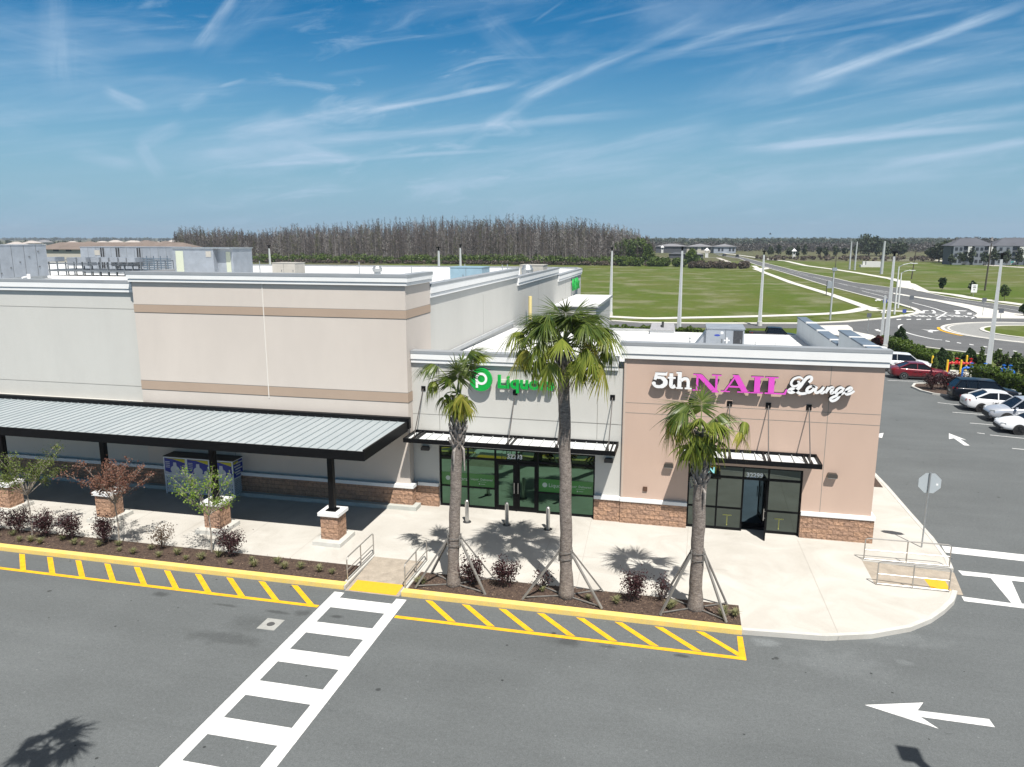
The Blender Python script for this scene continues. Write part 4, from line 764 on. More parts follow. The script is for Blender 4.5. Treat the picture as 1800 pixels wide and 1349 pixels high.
t = empty('equipment_platform', (X_(170), Y, 8.5), label='long low steel platform with racks and ducts on the main roof', cat='platform')
m = MB(); m.box(X_(88), Y-.5, 8.95, X_(303), Y+3, 9.12); m.box(X_(88), Y-.5, 9.7, X_(240), Y-.38, 9.78); m.box(X_(88), Y+2, 10.0, X_(300), Y+2.1, 10.1)
for i in range(15):
    x = X_(91+i*14.6); m.box(x-.04, Y-.45, 8.3, x+.04, Y-.35, 9.95); m.box(x-.03, Y+2, 8.3, x+.03, Y+2.1, 10.1)
pw(t, 'steel_frame', m, mat('rack_steel', (.16, .18, .20), .5, metal=.3)); m = MB()
for a, b in ((91, 106), (147, 160), (169, 183), (187, 199), (202, 215), (218, 230), (232, 246)): m.box(X_(a), Y-.7, 9.95, X_(b), Y+.6, 10.42)
for a, b in ((108, 124), (126, 145), (186, 246)): m.box(X_(a), Y+.7, 9.5, X_(b), Y+1.9, 10.35)
pw(t, 'duct_box', m, HVAC); m = MB()
for k in range(6): m.tube([(X_(255), Y-.3, 9.2+.22*k), (X_(304), Y-.3, 9.2+.22*k)], .05, 6)
for k in range(4): m.tube([(X_(262+k*12), Y-.3, 9.0), (X_(262+k*12), Y-.3, 10.6)], .05, 6)
pw(t, 'pipe_bank', m, mat('pipe_dark', (.12, .16, .20), .5, metal=.3))
Y2 = 74.; XX = lambda x: FY(x, 440, Y2)[0]; zz = lambda y: FY(200, y, Y2)[1]
t = rtu('condenser_bank', 'long pale blue grey condenser cabinet behind the roof platform', XX(141), XX(306), Y2, Y2+3, 8.2, zz(435), HVAC); m = MB()
for a in (179, 206, 243):
    m = MB(); m.box(XX(a)-.12, Y2-.12, 8.5, XX(a)-.04, Y2-.02, zz(436)); m.box(XX(a+3)-.05, Y2-.12, 8.5, XX(a+3)+.03, Y2-.02, zz(436)); m.box(XX(a)-.04, Y2-.09, 9.2, XX(a+3)-.05, Y2-.05, 9.26); m.box(XX(a)-.04, Y2-.09, 9.9, XX(a+3)-.05, Y2-.05, 9.96); pw(t, 'ladder_rail', m, BLKT)
m = MB(); m.box(XX(166), Y2-.03, zz(449), XX(175), Y2-.001, zz(440)); pw(t, 'louvre', m, HVACT)
Y3 = 66.; X3 = lambda x: FY(x, 450, Y3)[0]; z3 = lambda y: FY(350, y, Y3)[1]
t = empty('machine_room', (X3(350), Y3, 8.5), label='grey metal penthouse with a cream door on the main roof', cat='roof shed'); m = MB(); m.box(X3(304), Y3, 8.3, X3(375), Y3+4, z3(437.4)); m.box(X3(375), Y3+.6, 8.3, X3(403), Y3+4, z3(437.2)); pw(t, 'cabinet', m, HVAC)
m = MB(); m.box(X3(309), Y3-.03, 8.6, X3(322), Y3-.001, z3(441.5)); m.box(X3(391), Y3+.57, 8.6, X3(399), Y3+.599, z3(443)); pw(t, 'door', m, DOORC); m = MB(); m.box(X3(362), Y3-.03, z3(452), X3(371), Y3-.001, z3(442)); pw(t, 'louvre', m, HVACT)
m = MB(); m.box(X3(304)-.1, Y3-.1, z3(437.4), X3(403)+.1, Y3+4.1, z3(437.4)+.08); pw(t, 'lid', m, GALV)
def at_roof(px0, px1, pyt, Y): return FY(px0, pyt, Y)[0], FY(px1, pyt, Y)[0], FY((px0+px1)/2, pyt, Y)[1]
a, b, zt = at_roof(478, 518, 463, 68); rtu('rooftop_unit', 'beige rooftop unit with a sloped hood behind the pale tan parapet', a, b, 68, 70, 8.4, zt, HVACT)
a, b, zt = at_roof(791, 847, 471, 60); rtu('rooftop_unit', 'blue grey rooftop unit with a slanted end on the main roof', a, b, 60, 62.5, 8.6, zt, HVACB)
a, b, zt = at_roof(914, 955, 467, 64); rtu('rooftop_unit', 'pale beige rooftop unit next to the round exhaust fan', a, b, 64, 66, 8.4, zt, HVACT)
for px_, pyt, Y, lab in ((663, 468, 70, 'round galvanised roof vent behind the tan parapet'), (927, 466, 60, 'shiny domed exhaust fan in front of the beige unit')):
    x, zt = FY(px_, pyt, Y); t = empty('exhaust_fan', (x, Y, 8.4), label=lab, cat='vent'); h = zt-8.4; m = MB(); m.cyl((0, 0, 0), .32, h*.55, 16); m.build('duct', GALV, t); m = MB(); m.cyl((0, 0, h*.55), .45, h*.25, 16, .5); m.cyl((0, 0, h*.8), .5, h*.2, 16, .3); m.build('hood', GALV, t)
lab = ['thin grey vent pipe on the main roof, behind the left part of the tan wall', 'thin grey vent pipe on the main roof, above the middle of the tan wall', 'thin vent pipe on the main roof near the tan wall corner', 'thin vent pipe right behind the blue grey rooftop unit', 'left of a pair of thin vent pipes on the main roof', 'right of a pair of thin vent pipes on the main roof']
for (px_, pyt), lb in zip(((456, 459), (631, 461), (723, 467), (817, 465), (883, 466), (892, 465)), lab):
    x, zt = FY(px_, pyt, 72); m = MB(); m.cyl((0, 0, 0), .05, zt-8.2, 8); tag(m.build('vent_pipe', GALV, loc=(x, 72, 8.2)), lb, 'pipe', 'vent pipes on the main roof')
x, zt = FY(787, 477, 52); m = MB(); m.box(-.35, 0, .25, .35, .3, .55); m.tube([(-.9, 0, .0), (-.9, 0, .3), (0, 0, .3), (.8, 0, .05)], .04, 6); m.tube([(-2.2, 0, 0), (-2.2, 0, .35), (-1.9, 0, .35), (-1.9, 0, 0)], .04, 6); tag(m.build('gas_regulator', GALV, loc=(x, 52, 8.85)), 'small pipes and regulator on the white roof beside the tan corner', 'pipes')
# ================================================================ street furniture
proto = empty('steel_bollard', (-8.92, 29.63, .15)); m = MB(); m.cyl((0, 0, 0), .085, .98, 20); m.cyl((0, 0, .98), .085, .05, 20, .05); m.build('post', STEEL, proto, smooth=False); m = MB(); m.cyl((0, 0, 0), .18, .025, 20); m.build('base_plate', mat('plate_dark', (.10, .10, .10), .5, metal=.6), proto)
bl = ['stainless bollard just right of the left palm trunk', 'middle stainless bollard in front of the double doors', 'stainless bollard just left of the tallest palm trunk']
for i, (x, y) in enumerate(((-8.92, 29.63), (-7.14, 29.70), (-5.31, 29.60))):
    o = proto if i == 0 else copy_tree(proto); o.location = (x, y, .15); tag(o, bl[i], 'bollard', 'bollards before the liquor store')
def rail(pts, label, zo=.15, h=.90, sl=0., mid=True):
    t = empty('handrail', (*pts[0], zo), label=label, cat='handrail', group='metal handrails along the ramps'); a = Vector((0, 0, 0)); b = Vector((pts[1][0]-pts[0][0], pts[1][1]-pts[0][1], 0)); d = b.normalized(); m = MB(); r = .024
    def z(s): return sl*s
    m.tube([a, a+Vector((0, 0, h-.07)), a+d*.05+Vector((0, 0, h-.02)), a+d*.12+Vector((0, 0, h)), b-d*.12+Vector((0, 0, h)), b-d*.05+Vector((0, 0, h-.02)), b+Vector((0, 0, h-.07)), b], r, 8); pw_ = m.build('top_rail', RAILM, t)
    m = MB(); m.tube([(a+b)/2, (a+b)/2+Vector((0, 0, h))], r, 8); m.build('middle_post', RAILM, t)
    m = MB(); m.tube([a+Vector((0, 0, h*.48)), b+Vector((0, 0, h*.48))], r*.8, 8); m.tube([a+Vector((0, 0, .06)), b+Vector((0, 0, .06))], r*.8, 8); m.build('lower_rail', RAILM, t)
    return t
rail([(-11.52, 23.15), (-11.52, 25.5)], 'metal handrail on the left side of the crosswalk ramp'); rail([(-9.28, 23.10), (-9.28, 25.4)], 'metal handrail on the right side of the crosswalk ramp')
rail([(7.15, 29.34), (10.15, 29.36)], 'long metal handrail on the far side of the corner ramp'); rail([(7.13, 27.18), (9.46, 27.14)], 'metal handrail on the near side of the corner ramp')
t = empty('stop_sign', (9.69, 31.13, .15), label='stop sign seen from its grey back on a steel post at the walk corner', cat='road sign'); m = MB(); m.tube([(0, .03, 0), (.03, .03, 3.15)], .03, 8); m.build('post', GALV, t)
m = MB(); zc = 2.70; m.wallpoly([(.05+.44*math.cos(R(22.5+45*k)), zc+.44*math.sin(R(22.5+45*k))) for k in range(8)], .07, .075); m.build('sign_plate', mat('sign_back', (.46, .50, .52), .5, metal=.2), t)
m = MB(); m.wallpoly([(.05+.43*math.cos(R(22.5+45*k)), zc+.43*math.sin(R(22.5+45*k))) for k in range(8)], .0752, .077); m.build('sign_face', mat('stop_red', (.5, .01, .01), .5), t)
m = MB(); m.box(.28, .066, 2.62, .36, .0698, 2.70); m.build('sticker', SWHITE, t)
# propane cages
cg = mat('cage_white', (.78, .80, .82), .5); adb = mat('banner_blue', (.025, .04, .30), .5, .15, 3); ady = mat('banner_yellow', (.55, .50, .02), .5)
def cage(i, lb):
    t = empty('propane_cage', (-24.30+i*1.26, 29.92, .15), label=lb, cat='cage', group='propane exchange cages under the canopy'); w, d, h = 1.24, .86, 1.86
    m = MB()
    for x in (0, w-.05):
        for y in (0, d-.05): m.box(x, y, 0, x+.05, y+.05, h)
    for z in (.08, .95, h-.05):
        m.box(.05, 0, z, w-.05, .04, z+.05); m.box(.05, d-.04, z, w-.05, d, z+.05)
        for x in (.005, w-.045): m.box(x, .05, z, x+.04, d-.05, z+.05)
    m.build('cage_frame', cg, t)
    m = MB(); m.box(.06, .05, .1, w-.06, d-.05, h-.06); m.build('cage_body', mat('cage_grey', (.30, .31, .33), .6), t)
    m = MB()
    for k in range(11):
        for j in range(9):
            x = .09+k*.10+(j % 2)*.05; z = .16+j*.088
            if x < w-.12: m.box(x, .018, z, x+.062, .03, z+.05)
    for j in range(10): m.box(.05, .012, .135+j*.088, w-.05, .036, .150+j*.088)
    for k in range(12): m.box(.06+k*.10, .014, .13, .075+k*.10, .034, .95)
    if i == 2:
        for j in range(10): m.box(w-.036, .05, .135+j*.088, w-.012, d-.05, .150+j*.088)
        for k in range(8): m.box(w-.034, .08+k*.1, .13, w-.014, .095+k*.1, .95)
    m.build('mesh_panel', cg, t)
    m = MB(); m.box(.05, .002, 1.0, w-.05, .016, h-.06); m.build('banner', adb, t)
    m = MB(); m.wallpoly([(.06, h-.07), (w-.06, h-.07), (w-.06, h-.26), (.55, h-.10)], -.002, .001); m.build('banner_stripe', ady, t)
    m = MB(); c = (.62, 1.24); m.wallpoly([(c[0]+.25*math.cos(a/18*6.283), c[1]+.20*math.sin(a/18*6.283)) for a in range(18)], -.004, -.0025); m.wallpoly([(c[0]-.1, c[1]+.19), (c[0]+.1, c[1]+.19), (c[0]+.08, c[1]+.36), (c[0]-.08, c[1]+.36)], -.006, -.003)
    m.wallpoly([(.07, 1.01), (w-.07, 1.01), (w-.07, 1.10), (.8, 1.13), (.3, 1.08), (.07, 1.16)], -.008, -.0045); m.wallpoly([(1.05+.11*math.cos(a/14*6.283), 1.18+.11*math.sin(a/14*6.283)) for a in range(14)], -.010, -.006)
    for z in (1.60, 1.52, 1.42, 1.33): m.box(.10, -.003, z, .34, .001, z+.03)
    m.build('tank_picture', mat('banner_white', (.60, .62, .64), .5), t)
    m = MB(); m.box(-.01, -.01, h, w+.01, d+.02, h+.04); m.build('cage_roof', BLKT, t)
    if i == 2:
        m = MB(); m.box(w-.013, .05, 1.0, w-.002, d-.05, h-.06); m.build('side_banner', adb, t); m = MB(); m.box(w-.001, .08, 1.66, w+.002, d-.4, 1.78); m.build('side_stripe', ady, t)
        m = MB()
        for z, a, b in ((1.64, .3, .78), (1.50, .12, .62), (1.36, .2, .76), (1.22, .15, .60), (1.10, .25, .7)): m.box(w-.001, a, z, w+.003, b, z+.07)
        m.build('side_wording', mat('banner_white', (.60, .62, .64)), t)
for i, lb in enumerate(('leftmost propane cage with blue and yellow banner', 'middle propane cage with blue and yellow banner', 'rightmost propane cage with a second banner on its end')): cage(i, lb)
# ================================================================ light poles
def lightpole(x, y, h, label, head=True, w0=.30, w1=.13, group='white light poles around the lot', hd=1):
    t = empty('light_pole', (x, y, 0), label=label, cat='light pole', group=group); m = MB(); m.cyl((0, 0, .55), w0, h-.55, 4, w1); m.build('pole', POLEM, t).rotation_euler.z = R(20)
    m = MB(); m.cyl((0, 0, 0), .36, .6, 20); m.build('pole_base', CONC2, t)
    if head:
        m = MB(); m.cyl((0, 0, h), .11, .55, 8); m.box(-.25, -.27, h+.40, .25, .27, h+.52); m.build('lamp_head', BLK, t)
    return t
for (bx, by), (tx, ty), lb in (((1193, 588), (1195, 441), 'tall white light pole behind the low white roof, left of the air unit'), ((1556, 616), (1574, 451), 'white light pole just past the salon roof corner'), ((1735, 662), (1762, 456), 'white light pole standing in the hedge behind the parked cars'),
                               ((1335, 573), (1340, 448), 'white light pole behind the black pickup'), ((1073, 556), (1073, 441), 'white light pole beside the loading dock roof')):
    x, y = G(bx, by); lightpole(x, y, FY(tx, ty, y)[1], lb)
x, y = G(1548, 606); lightpole(x, y, FY(1566, 520, y)[1], 'second thinner white pole just behind the one past the salon corner', head=False, w0=.2)
for (px_, pyt), Y, lb in (((473, 437), 116, 'far light pole with dark head above the tan parapet'), ((771, 441), 105, 'far light pole beyond the main roof, left of the blue grey unit'), ((809, 436), 118, 'far light pole beyond the main roof, above the blue grey unit')):
    x, zt = FY(px_, pyt, Y); lightpole(x, Y, zt, lb, group='far light poles behind the store')
lightpole(9.12, 12.25, 10.8, 'parking lot light pole whose square head shadow falls on the asphalt')
# cobra street lamps and utility poles
def lamp(bx, by, tx, ty, arm, lb):
    x, y = G(bx, by); h = FY(tx, ty, y)[1]; ax = FY(arm[0], arm[1], y); t = empty('street_lamp', (x, y, 0), label=lb, cat='street lamp', group='street lamps by the roundabout'); m = MB(); m.cyl((0, 0, 0), .16, h, 10, .09); m.build('pole', POLEM, t)
    m = MB(); dx = ax[0]-x; m.tube([(0, 0, h-.1), (dx*.3, 0, h+(ax[1]-h)*.55), (dx*.85, 0, ax[1]), (dx, 0, ax[1])], .06, 8); m.build('arm', GALV, t); m = MB(); m.box(dx-.1, -.12, ax[1]-.08, dx+.75, .12, ax[1]+.04); m.build('lamp_head', POLEM, t)
lamp(1572, 553, 1580, 469, (1604, 463), 'street lamp at the roundabout, nearer one of the pair'); lamp(1578.5, 542, 1585, 480, (1601, 475.5), 'street lamp at the roundabout, farther one of the pair')
x, y = G(1459, 563); h = FY(1465, 474, y)[1]; t = empty('street_lamp', (x, y, 0), label='slim grey pole with a dark side box beside the field path', cat='street lamp'); m = MB(); m.cyl((0, 0, 0), .15, h, 10, .1); m.build('pole', UPOLE, t); m = MB(); m.box(-.25, -.2, h-.2, .4, .2, h+.25); m.build('lamp_head', HVAC, t)
for (b, tp, mt, w, lb) in (((1493, 474), (1497, 425), UPOLE, .38, 'left pole of the pair of grey utility poles beyond the road'), ((1502, 475), (1507, 425), UPOLE, .38, 'right pole of the pair of grey utility poles beyond the road'), ((1549, 482), (1555.5, 424), UPOLE, .55, 'thick pale utility pole beyond the road'),
                       ((1602, 491), (1611, 436), UWOOD, .16, 'thin dark wooden pole in the far meadow'), ((1731, 511), (1743, 428), UWOOD, .20, 'dark wooden pole leaning in front of the apartments'), ((1468, 473), (1471, 444), UWOOD, .16, 'thin dark pole near the far path')):
    x, y = G(*b); x2, h = FY(*tp, y); m = MB(); m.tube([(0, 0, 0), (x2-x, 0, h)], [w, w*.6], 8)
    tag(m.build('utility_pole', mt, loc=(x, y, 0)), lb, 'utility pole', 'utility poles')
t = empty('field_sign', (*G(1458, 520), 0), label='small dark framed notice board in the field by the path', cat='sign'); m = MB(); m.box(-.75, 0, 0, -.6, .1, 3.2); m.box(.6, 0, 0, .75, .1, 3.2); m.build('post', BLKT, t); m = MB(); m.box(-.6, .02, 1.6, .6, .08, 3.1); m.build('board', HVAC, t)
def rsign(px0, top, w, h, mt, lb, n='road_sign'):
    x, y = G(*px0); zt = FY(top[0], top[1], y)[1]; t = empty(n, (x, y, 0), label=lb, cat='road sign'); m = MB(); m.cyl((0, .04, 0), .04, zt, 8); m.build('post', GALV, t); m = MB(); w *= (.72 if mt != SWHITE else 1); h *= (.72 if mt != SWHITE else 1); m.box(-w/2, 0, zt-h, w/2, .03, zt); m.build('sign_plate', mt, t); return t
GB = mat('sign_plate_dark', (.10, .11, .13)); rsign((1525, 587), (1525, 551), .75, .75, GB, 'grey backed road sign on the island near the salon roof')
rsign((1554, 548), (1554.5, 527), .9, .8, mat('sign_blue', (.05, .08, .3), .5), 'small blue road sign at the roundabout corner'); rsign((1600.6, 544), (1601, 520), 1.0, 1.0, GB, 'grey backed sign in the road median')
rsign((1727, 556), (1727, 524), .9, .9, GB, 'grey backed sign at the tip of the median'); rsign((1758, 565), (1758, 543), 1.0, .9, GB, 'grey sign at the edge of the roundabout lawn'); rsign((1589, 556), (1589, 544), .8, .8, mat('sign_blue', (.05, .08, .3)), 'tiny round plate sign beside the corner path')
t = rsign((1711, 522), (1713, 500), 1.15, 1.75, SWHITE, 'white speed limit sign beyond the road'); m = MB()
for z, w in ((-.35, .5), (-.7, .6), (-1.15, .35)): m.box(-w/2, -.012, FY(1713, 500, G(1711, 522)[1])[1]+z-.1, w/2, -.002, FY(1713, 500, G(1711, 522)[1])[1]+z+.05)
m.build('lettering', BLKT, t)
# yellow bollards and valve pipes
yb_ = mat('yellow_post', (.75, .50, .03), .5); proto = empty('yellow_bollard', (0, 0, 0)); m = MB(); m.cyl((0, 0, 0), .09, 1.45, 12); m.cyl((0, 0, 1.45), .09, .04, 12, .04); m.build('post', yb_, proto)
yl = ['yellow bollard behind the hood of the red sedan', 'yellow bollard in front of the red pipes', 'yellow bollard in front of the blue pipes', 'yellow bollard right of the red pipes', 'yellow bollard at the right edge of the hedge']
for i, (x, y) in enumerate((G(1637, 653), G(1663, 661), G(1687, 661), G(1697, 652), G(1795, 660))):
    o = proto if i == 0 else copy_tree(proto); o.location = (x, y, 0); tag(o, yl[i], 'bollard', 'yellow bollards around the valve pipes')
g = MB(); g.prism([G(1640, 668), G(1716, 672), G(1722, 654), G(1648, 650)], -.06, .05); g.prism([(27.8, 74.2), (29.5, 74.2), (29.5, 76), (27.8, 76)], -.06, .04); struct('concrete_pad', g, CONC2)
def valves(y, x0, x1, h, mt, lb):
    t = empty('valve_pipes', ((x0+x1)/2, y, 0), label=lb, cat='pipes'); c = (x0+x1)/2; m = MB(); a, b = x0-c, x1-c
    m.tube([(a, 0, 0), (a, 0, h-.15), (a+.1, 0, h-.04), (a+.2, 0, h), (b-.2, 0, h), (b-.1, 0, h-.04), (b, 0, h-.15), (b, 0, 0)], .09, 10); m.build('pipe_run', mt, t); m = MB()
    for k in range(7): x = a+.3+(b-a-.6)*k/6; m.tube([(x-.04, 0, h), (x+.04, 0, h)], .17, 12)
    m.build('flange', mt, t)
    for k in (1, 5):
        x = a+.3+(b-a-.6)*k/6+.1; m = MB(); m.cyl((x, 0, h), .14, .28, 10, .1); m.cyl((x, 0, h+.28), .03, .25, 6); m.cyl((x, 0, h+.42), .17, .03, 12); m.build('valve', mt, t)
RED = mat('valve_red', (.55, .012, .012), .45); BLU = mat('valve_blue', (.02, .16, .60), .45)
valves(75.9, 24.1, 26.5, .95, RED, 'bright red valve pipes on the concrete pad'); valves(73.9, 24.7, 27.0, .85, BLU, 'bright blue valve pipes in front of the red ones'); valves(75.3, 28.0, 29.4, .55, BLU, 'low blue valve pipe on a small pad in the hedge')
# irregular kerb island with dark red bushes
g = MB(); isl = [G(*p) for p in ((1604, 682), (1608, 676.5), (1616, 676), (1660, 676), (1700, 690), (1665, 697), (1640, 694), (1620, 689))]; 
l, r = ribbon(isl+[isl[0]], .16); strip(g, [((a.x+b.x)/2, (a.y+b.y)/2) for a, b in zip(l, r)], .18, -.02, .14); struct('island_kerb', g, CONC2); g = MB(); g.sheet(isl, .07); struct('island_mulch', g, MULCH)
# ================================================================ palms
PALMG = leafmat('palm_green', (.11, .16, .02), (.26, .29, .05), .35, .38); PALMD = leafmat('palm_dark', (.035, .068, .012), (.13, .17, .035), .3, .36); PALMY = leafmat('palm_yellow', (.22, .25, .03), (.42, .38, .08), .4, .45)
PDRY = leafmat('palm_dry', (.20, .17, .11), (.33, .28, .19), .2, .8)
TRK = mat('palm_trunk', (.115, .092, .078), .95, bump=1., bs=16, col2=(.30, .26, .23), vs=7, fine=.45, fs=26, stretch=(1, 1, 2.6), vdist=.8); BOOT = mat('palm_boot', (.29, .26, .235), .9, .28, 9, .6, 25)
def frond(mb, c, az, el, lp, lb, droop, mi, nseg=42, spread=112):
    h = Vector((math.cos(az), math.sin(az), 0)); Z = Vector((0, 0, 1)); p = Vector(c); e = el; pts = [p.copy()]; n = 6
    for i in range(n):
        d = h*math.cos(e)+Z*math.sin(e); p = p+d*(lp/n); pts.append(p.copy()); e -= droop*.42/n
    mb.cm = 4; mb.tube(pts, [.030-.016*i/n for i in range(n+1)], 4, False); mb.cm = mi
    s = Z.cross(h)
    cost = [p.copy()]; ce = e; q = p.copy(); ds = []
    for i in range(6): ds.append(h*math.cos(ce)+Z*math.sin(ce)); q = q+ds[-1]*(lb*.42/6); cost.append(q.copy()); ce -= droop*1.1/6
    ds.append(ds[-1])
    for k in range(nseg):
        u = k/(nseg-1)*2-1; al = R(spread)*(abs(u)**.85)*(1 if u > 0 else -1); ci = (1-abs(u))*5.99; i0 = int(ci); st = cost[i0].lerp(cost[i0+1], ci-i0); d = ds[i0]; nn = s.cross(d).normalized()*-1
        if nn.z < 0: nn = -nn
        dr = (d*math.cos(al)+s*math.sin(al)-nn*.80*abs(math.sin(al))).normalized(); ln = lb*(1-.34*abs(u)**1.6)*(.72+.42*random.random()); w = .030+.014*random.random()
        vs, pp = [], st.copy(); dd = dr.copy(); m = 5
        fall = .02+.20*max(0, droop-.5)*random.random()+.085*droop+(.10 if random.random() < .12 else 0)
        for j in range(m+1):
            t = j/m; wd = w*(1-t**2.2)+.002; side = dd.cross(nn).normalized() if dd.cross(nn).length > .01 else s
            vs += [pp-side*wd*.5*(.35+min(1, t*3)), pp+side*wd*.5*(.35+min(1, t*3))]
            dd = (dd+Vector((random.uniform(-.04, .04), random.uniform(-.04, .04), -fall*(.3+t*1.5)))).normalized(); pp = pp+dd*ln/m
        mb.add(vs, [(2*j, 2*j+1, 2*j+3, 2*j+2) for j in range(m)])
def palm(base, top, crown, label, fronds, r0, r1, boots=None, seed=1, dangle=()):
    random.seed(seed); t = empty('palm_tree', (*base, .16), label=label, cat='palm tree', group='palms in the mulch bed'); bx, by = base; dx, dy, H_ = top[0]-bx, top[1]-by, top[2]-.16
    m = MB(); n = 40; path = [(dx*(i/n)**1.3+.012*math.sin(i*.7), dy*i/n, H_*i/n) for i in range(n+1)]
    m.tube(path, [(r0*1.32-(r0*.32)*min(1, i/(n*.12)) if i < n*.12 else r0+(r1-r0)*i/n)*(1+.018*math.sin(i*2.1)+random.uniform(-.012, .012)) for i in range(n+1)], 20); m.build('trunk', TRK, t, smooth=True)
    if boots:
        m = MB(); z = boots[0]-.16; k = 0
        while z < boots[1]-.16:
            f = z/H_; cx_, cy_ = dx*f**1.3, dy*f; cnt = 6
            for j in range(cnt):
                a = 2*math.pi*(j+.5*(k % 2))/cnt+random.uniform(-.12, .12); rr = r1*1.0; hd = Vector((math.cos(a), math.sin(a), 0)); sd = Vector((-hd.y, hd.x, 0)); c = Vector((cx_, cy_, z)); ln = random.uniform(.24, .40); out = random.uniform(.07, .15)
                p0 = c+hd*rr*.8; p1 = c+hd*(rr+out*.7)+Vector((0, 0, ln*.55)); p2 = c+hd*(rr+out)+sd*random.uniform(-.05, .05)+Vector((0, 0, ln))
                for aa, bb, wa, wb in ((p0, p1, .15, .085), (p1, p2, .085, .045)):
                    th = hd*.035; m.add([aa-sd*wa/2, aa+sd*wa/2, aa+th+sd*wa*.3, aa+th-sd*wa*.3, bb-sd*wb/2, bb+sd*wb/2, bb+th+sd*wb*.3, bb+th-sd*wb*.3], [(0, 3, 2, 1), (4, 5, 6, 7), (0, 1, 5, 4), (1, 2, 6, 5), (2, 3, 7, 6), (3, 0, 4, 7)])
            z += .125; k += 1
        m.build('old_leaf_bases', BOOT, t)
    m = MB(); c0 = Vector((crown[0]-bx, crown[1]-by, crown[2]-.16))
    for (az, el, lp, lb, dr, mi) in fronds: frond(m, c0+Vector((random.uniform(-.08, .08), random.uniform(-.08, .08), random.uniform(-.2, .15))), R(az), R(el), lp, lb, dr, mi)
    m.build('crown', [PALMG, PALMD, PALMY, PDRY, mat('petiole', (.16, .20, .06), .6)], t)
    for (az, z, ln) in dangle:
        m = MB(); a = R(az); h = Vector((math.cos(a), math.sin(a), 0)); f = (z-.16)/H_; c = Vector((dx*f, dy*f, z-.16)); m.tube([c+h*r1, c+h*(r1+.10)+Vector((0, 0, -.1)), c+h*(r1+.14)+Vector((0, 0, -ln))], [.03, .05, .02], 5); m.build('hanging_leaf_base', BOOT, t)
    return t
# azimuth measured from +X (right in the picture), -90 towards the camera
random.seed(11); fb = []
for i in range(40):
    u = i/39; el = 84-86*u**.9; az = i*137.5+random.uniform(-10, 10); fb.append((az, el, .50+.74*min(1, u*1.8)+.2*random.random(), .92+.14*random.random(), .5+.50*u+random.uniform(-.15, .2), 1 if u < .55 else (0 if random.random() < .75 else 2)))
for az in (-58, -30, 195, -118, 8): fb.append((az, -6+random.uniform(-6, 6), 1.25, .85, 1.2, 0))
for az in (-25,): fb.append((az, -40, 1.0, .7, 1.4, 3))
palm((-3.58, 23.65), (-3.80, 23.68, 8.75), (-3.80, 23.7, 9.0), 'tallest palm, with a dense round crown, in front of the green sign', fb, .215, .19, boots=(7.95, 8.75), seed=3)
random.seed(5)
fa = [(176, 62, 1.15, .95, 1.0, 1), (188, 40, .95, .9, 1.5, 0), (14, 82, 1.45, .75, .7, 1), (0, 76, 1.25, .70, .8, 0), (-85, 80, .5, 1.0, .4, 1), (60, 80, .7, .95, .4, 1), (100, 74, .8, .95, .6, 1), (-130, 76, .6, .9, .6, 1),
      (-70, 30, .35, .85, 2.6, 0), (-20, 22, .3, .8, 2.8, 2), (-150, 28, .45, .85, 2.8, 0), (-100, 18, .35, .8, 2.6, 0), (40, 20, .3, .8, 2.8, 0), (150, 15, .4, .8, 2.6, 0), (-50, 50, .4, .8, 2.2, 2)]
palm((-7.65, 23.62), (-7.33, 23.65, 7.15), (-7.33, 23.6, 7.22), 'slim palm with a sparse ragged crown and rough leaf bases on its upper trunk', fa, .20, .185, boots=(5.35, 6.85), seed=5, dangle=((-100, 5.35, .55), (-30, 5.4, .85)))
random.seed(8)
fc = [(182, 42, 1.0, 1.0, 1.7, 2), (200, 34, .85, 1.0, 1.9, 2), (-140, 45, .75, 1.0, 1.8, 0), (-110, 35, .6, 1.0, 2.0, 0), (-75, 25, .5, 1.0, 2.4, 0), (-95, 75, .6, 1.0, .8, 0), (-50, 66, .7, 1.0, .9, 0), (-30, 52, .6, .95, 1.6, 0), (30, 62, .8, .95, .9, 1), (90, 78, .8, 1.0, .5, 1), (130, 64, .9, 1.0, .8, 1),
      (150, 50, .9, .95, 1.2, 0), (3, 40, 1.35, .85, 1.8, 0), (-12, 34, 1.25, .8, 2.0, 2), (60, 45, .8, .9, 1.3, 1), (-160, 62, .8, 1.0, 1.0, 1), (-60, 8, .45, .95, 2.3, 0), (-125, 10, .5, .95, 2.3, 0), (-10, 12, .4, .9, 2.4, 0), (170, 70, .8, 1.0, .8, 1)]
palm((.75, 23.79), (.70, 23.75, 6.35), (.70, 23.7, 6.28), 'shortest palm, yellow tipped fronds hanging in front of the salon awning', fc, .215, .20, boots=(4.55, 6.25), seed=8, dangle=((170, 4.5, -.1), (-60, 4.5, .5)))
# two palms standing behind the camera's ground, known by their shadows
random.seed(21); fd = [(0, 40, .5, .8, 1.3, 0), (130, 30, .45, .8, 1.6, 0), (45, 70, .5, .8, .8, 0), (20, 55, .6, .75, 1, 0), (95, 60, .6, .8, .9, 0), (170, 50, .5, .75, 1.3, 0), (-150, 40, .5, .7, 1.8, 0), (-60, 50, .5, .7, 1.8, 0), (60, 20, .5, .7, 2, 0), (-20, 10, .4, .7, 2., 0), (-100, 70, .5, .8, 1, 0)]
def far_palm():
    t = palm((-12.35, 8.7), (-12.3, 8.7, 9.0), (-12.3, 8.7, 9.2), 'palm outside the picture whose shadow lies on the asphalt', fd, .2, .18, seed=9); t.location.z = 0; t['group'] = 'palms in the car park'; return t
far_palm()
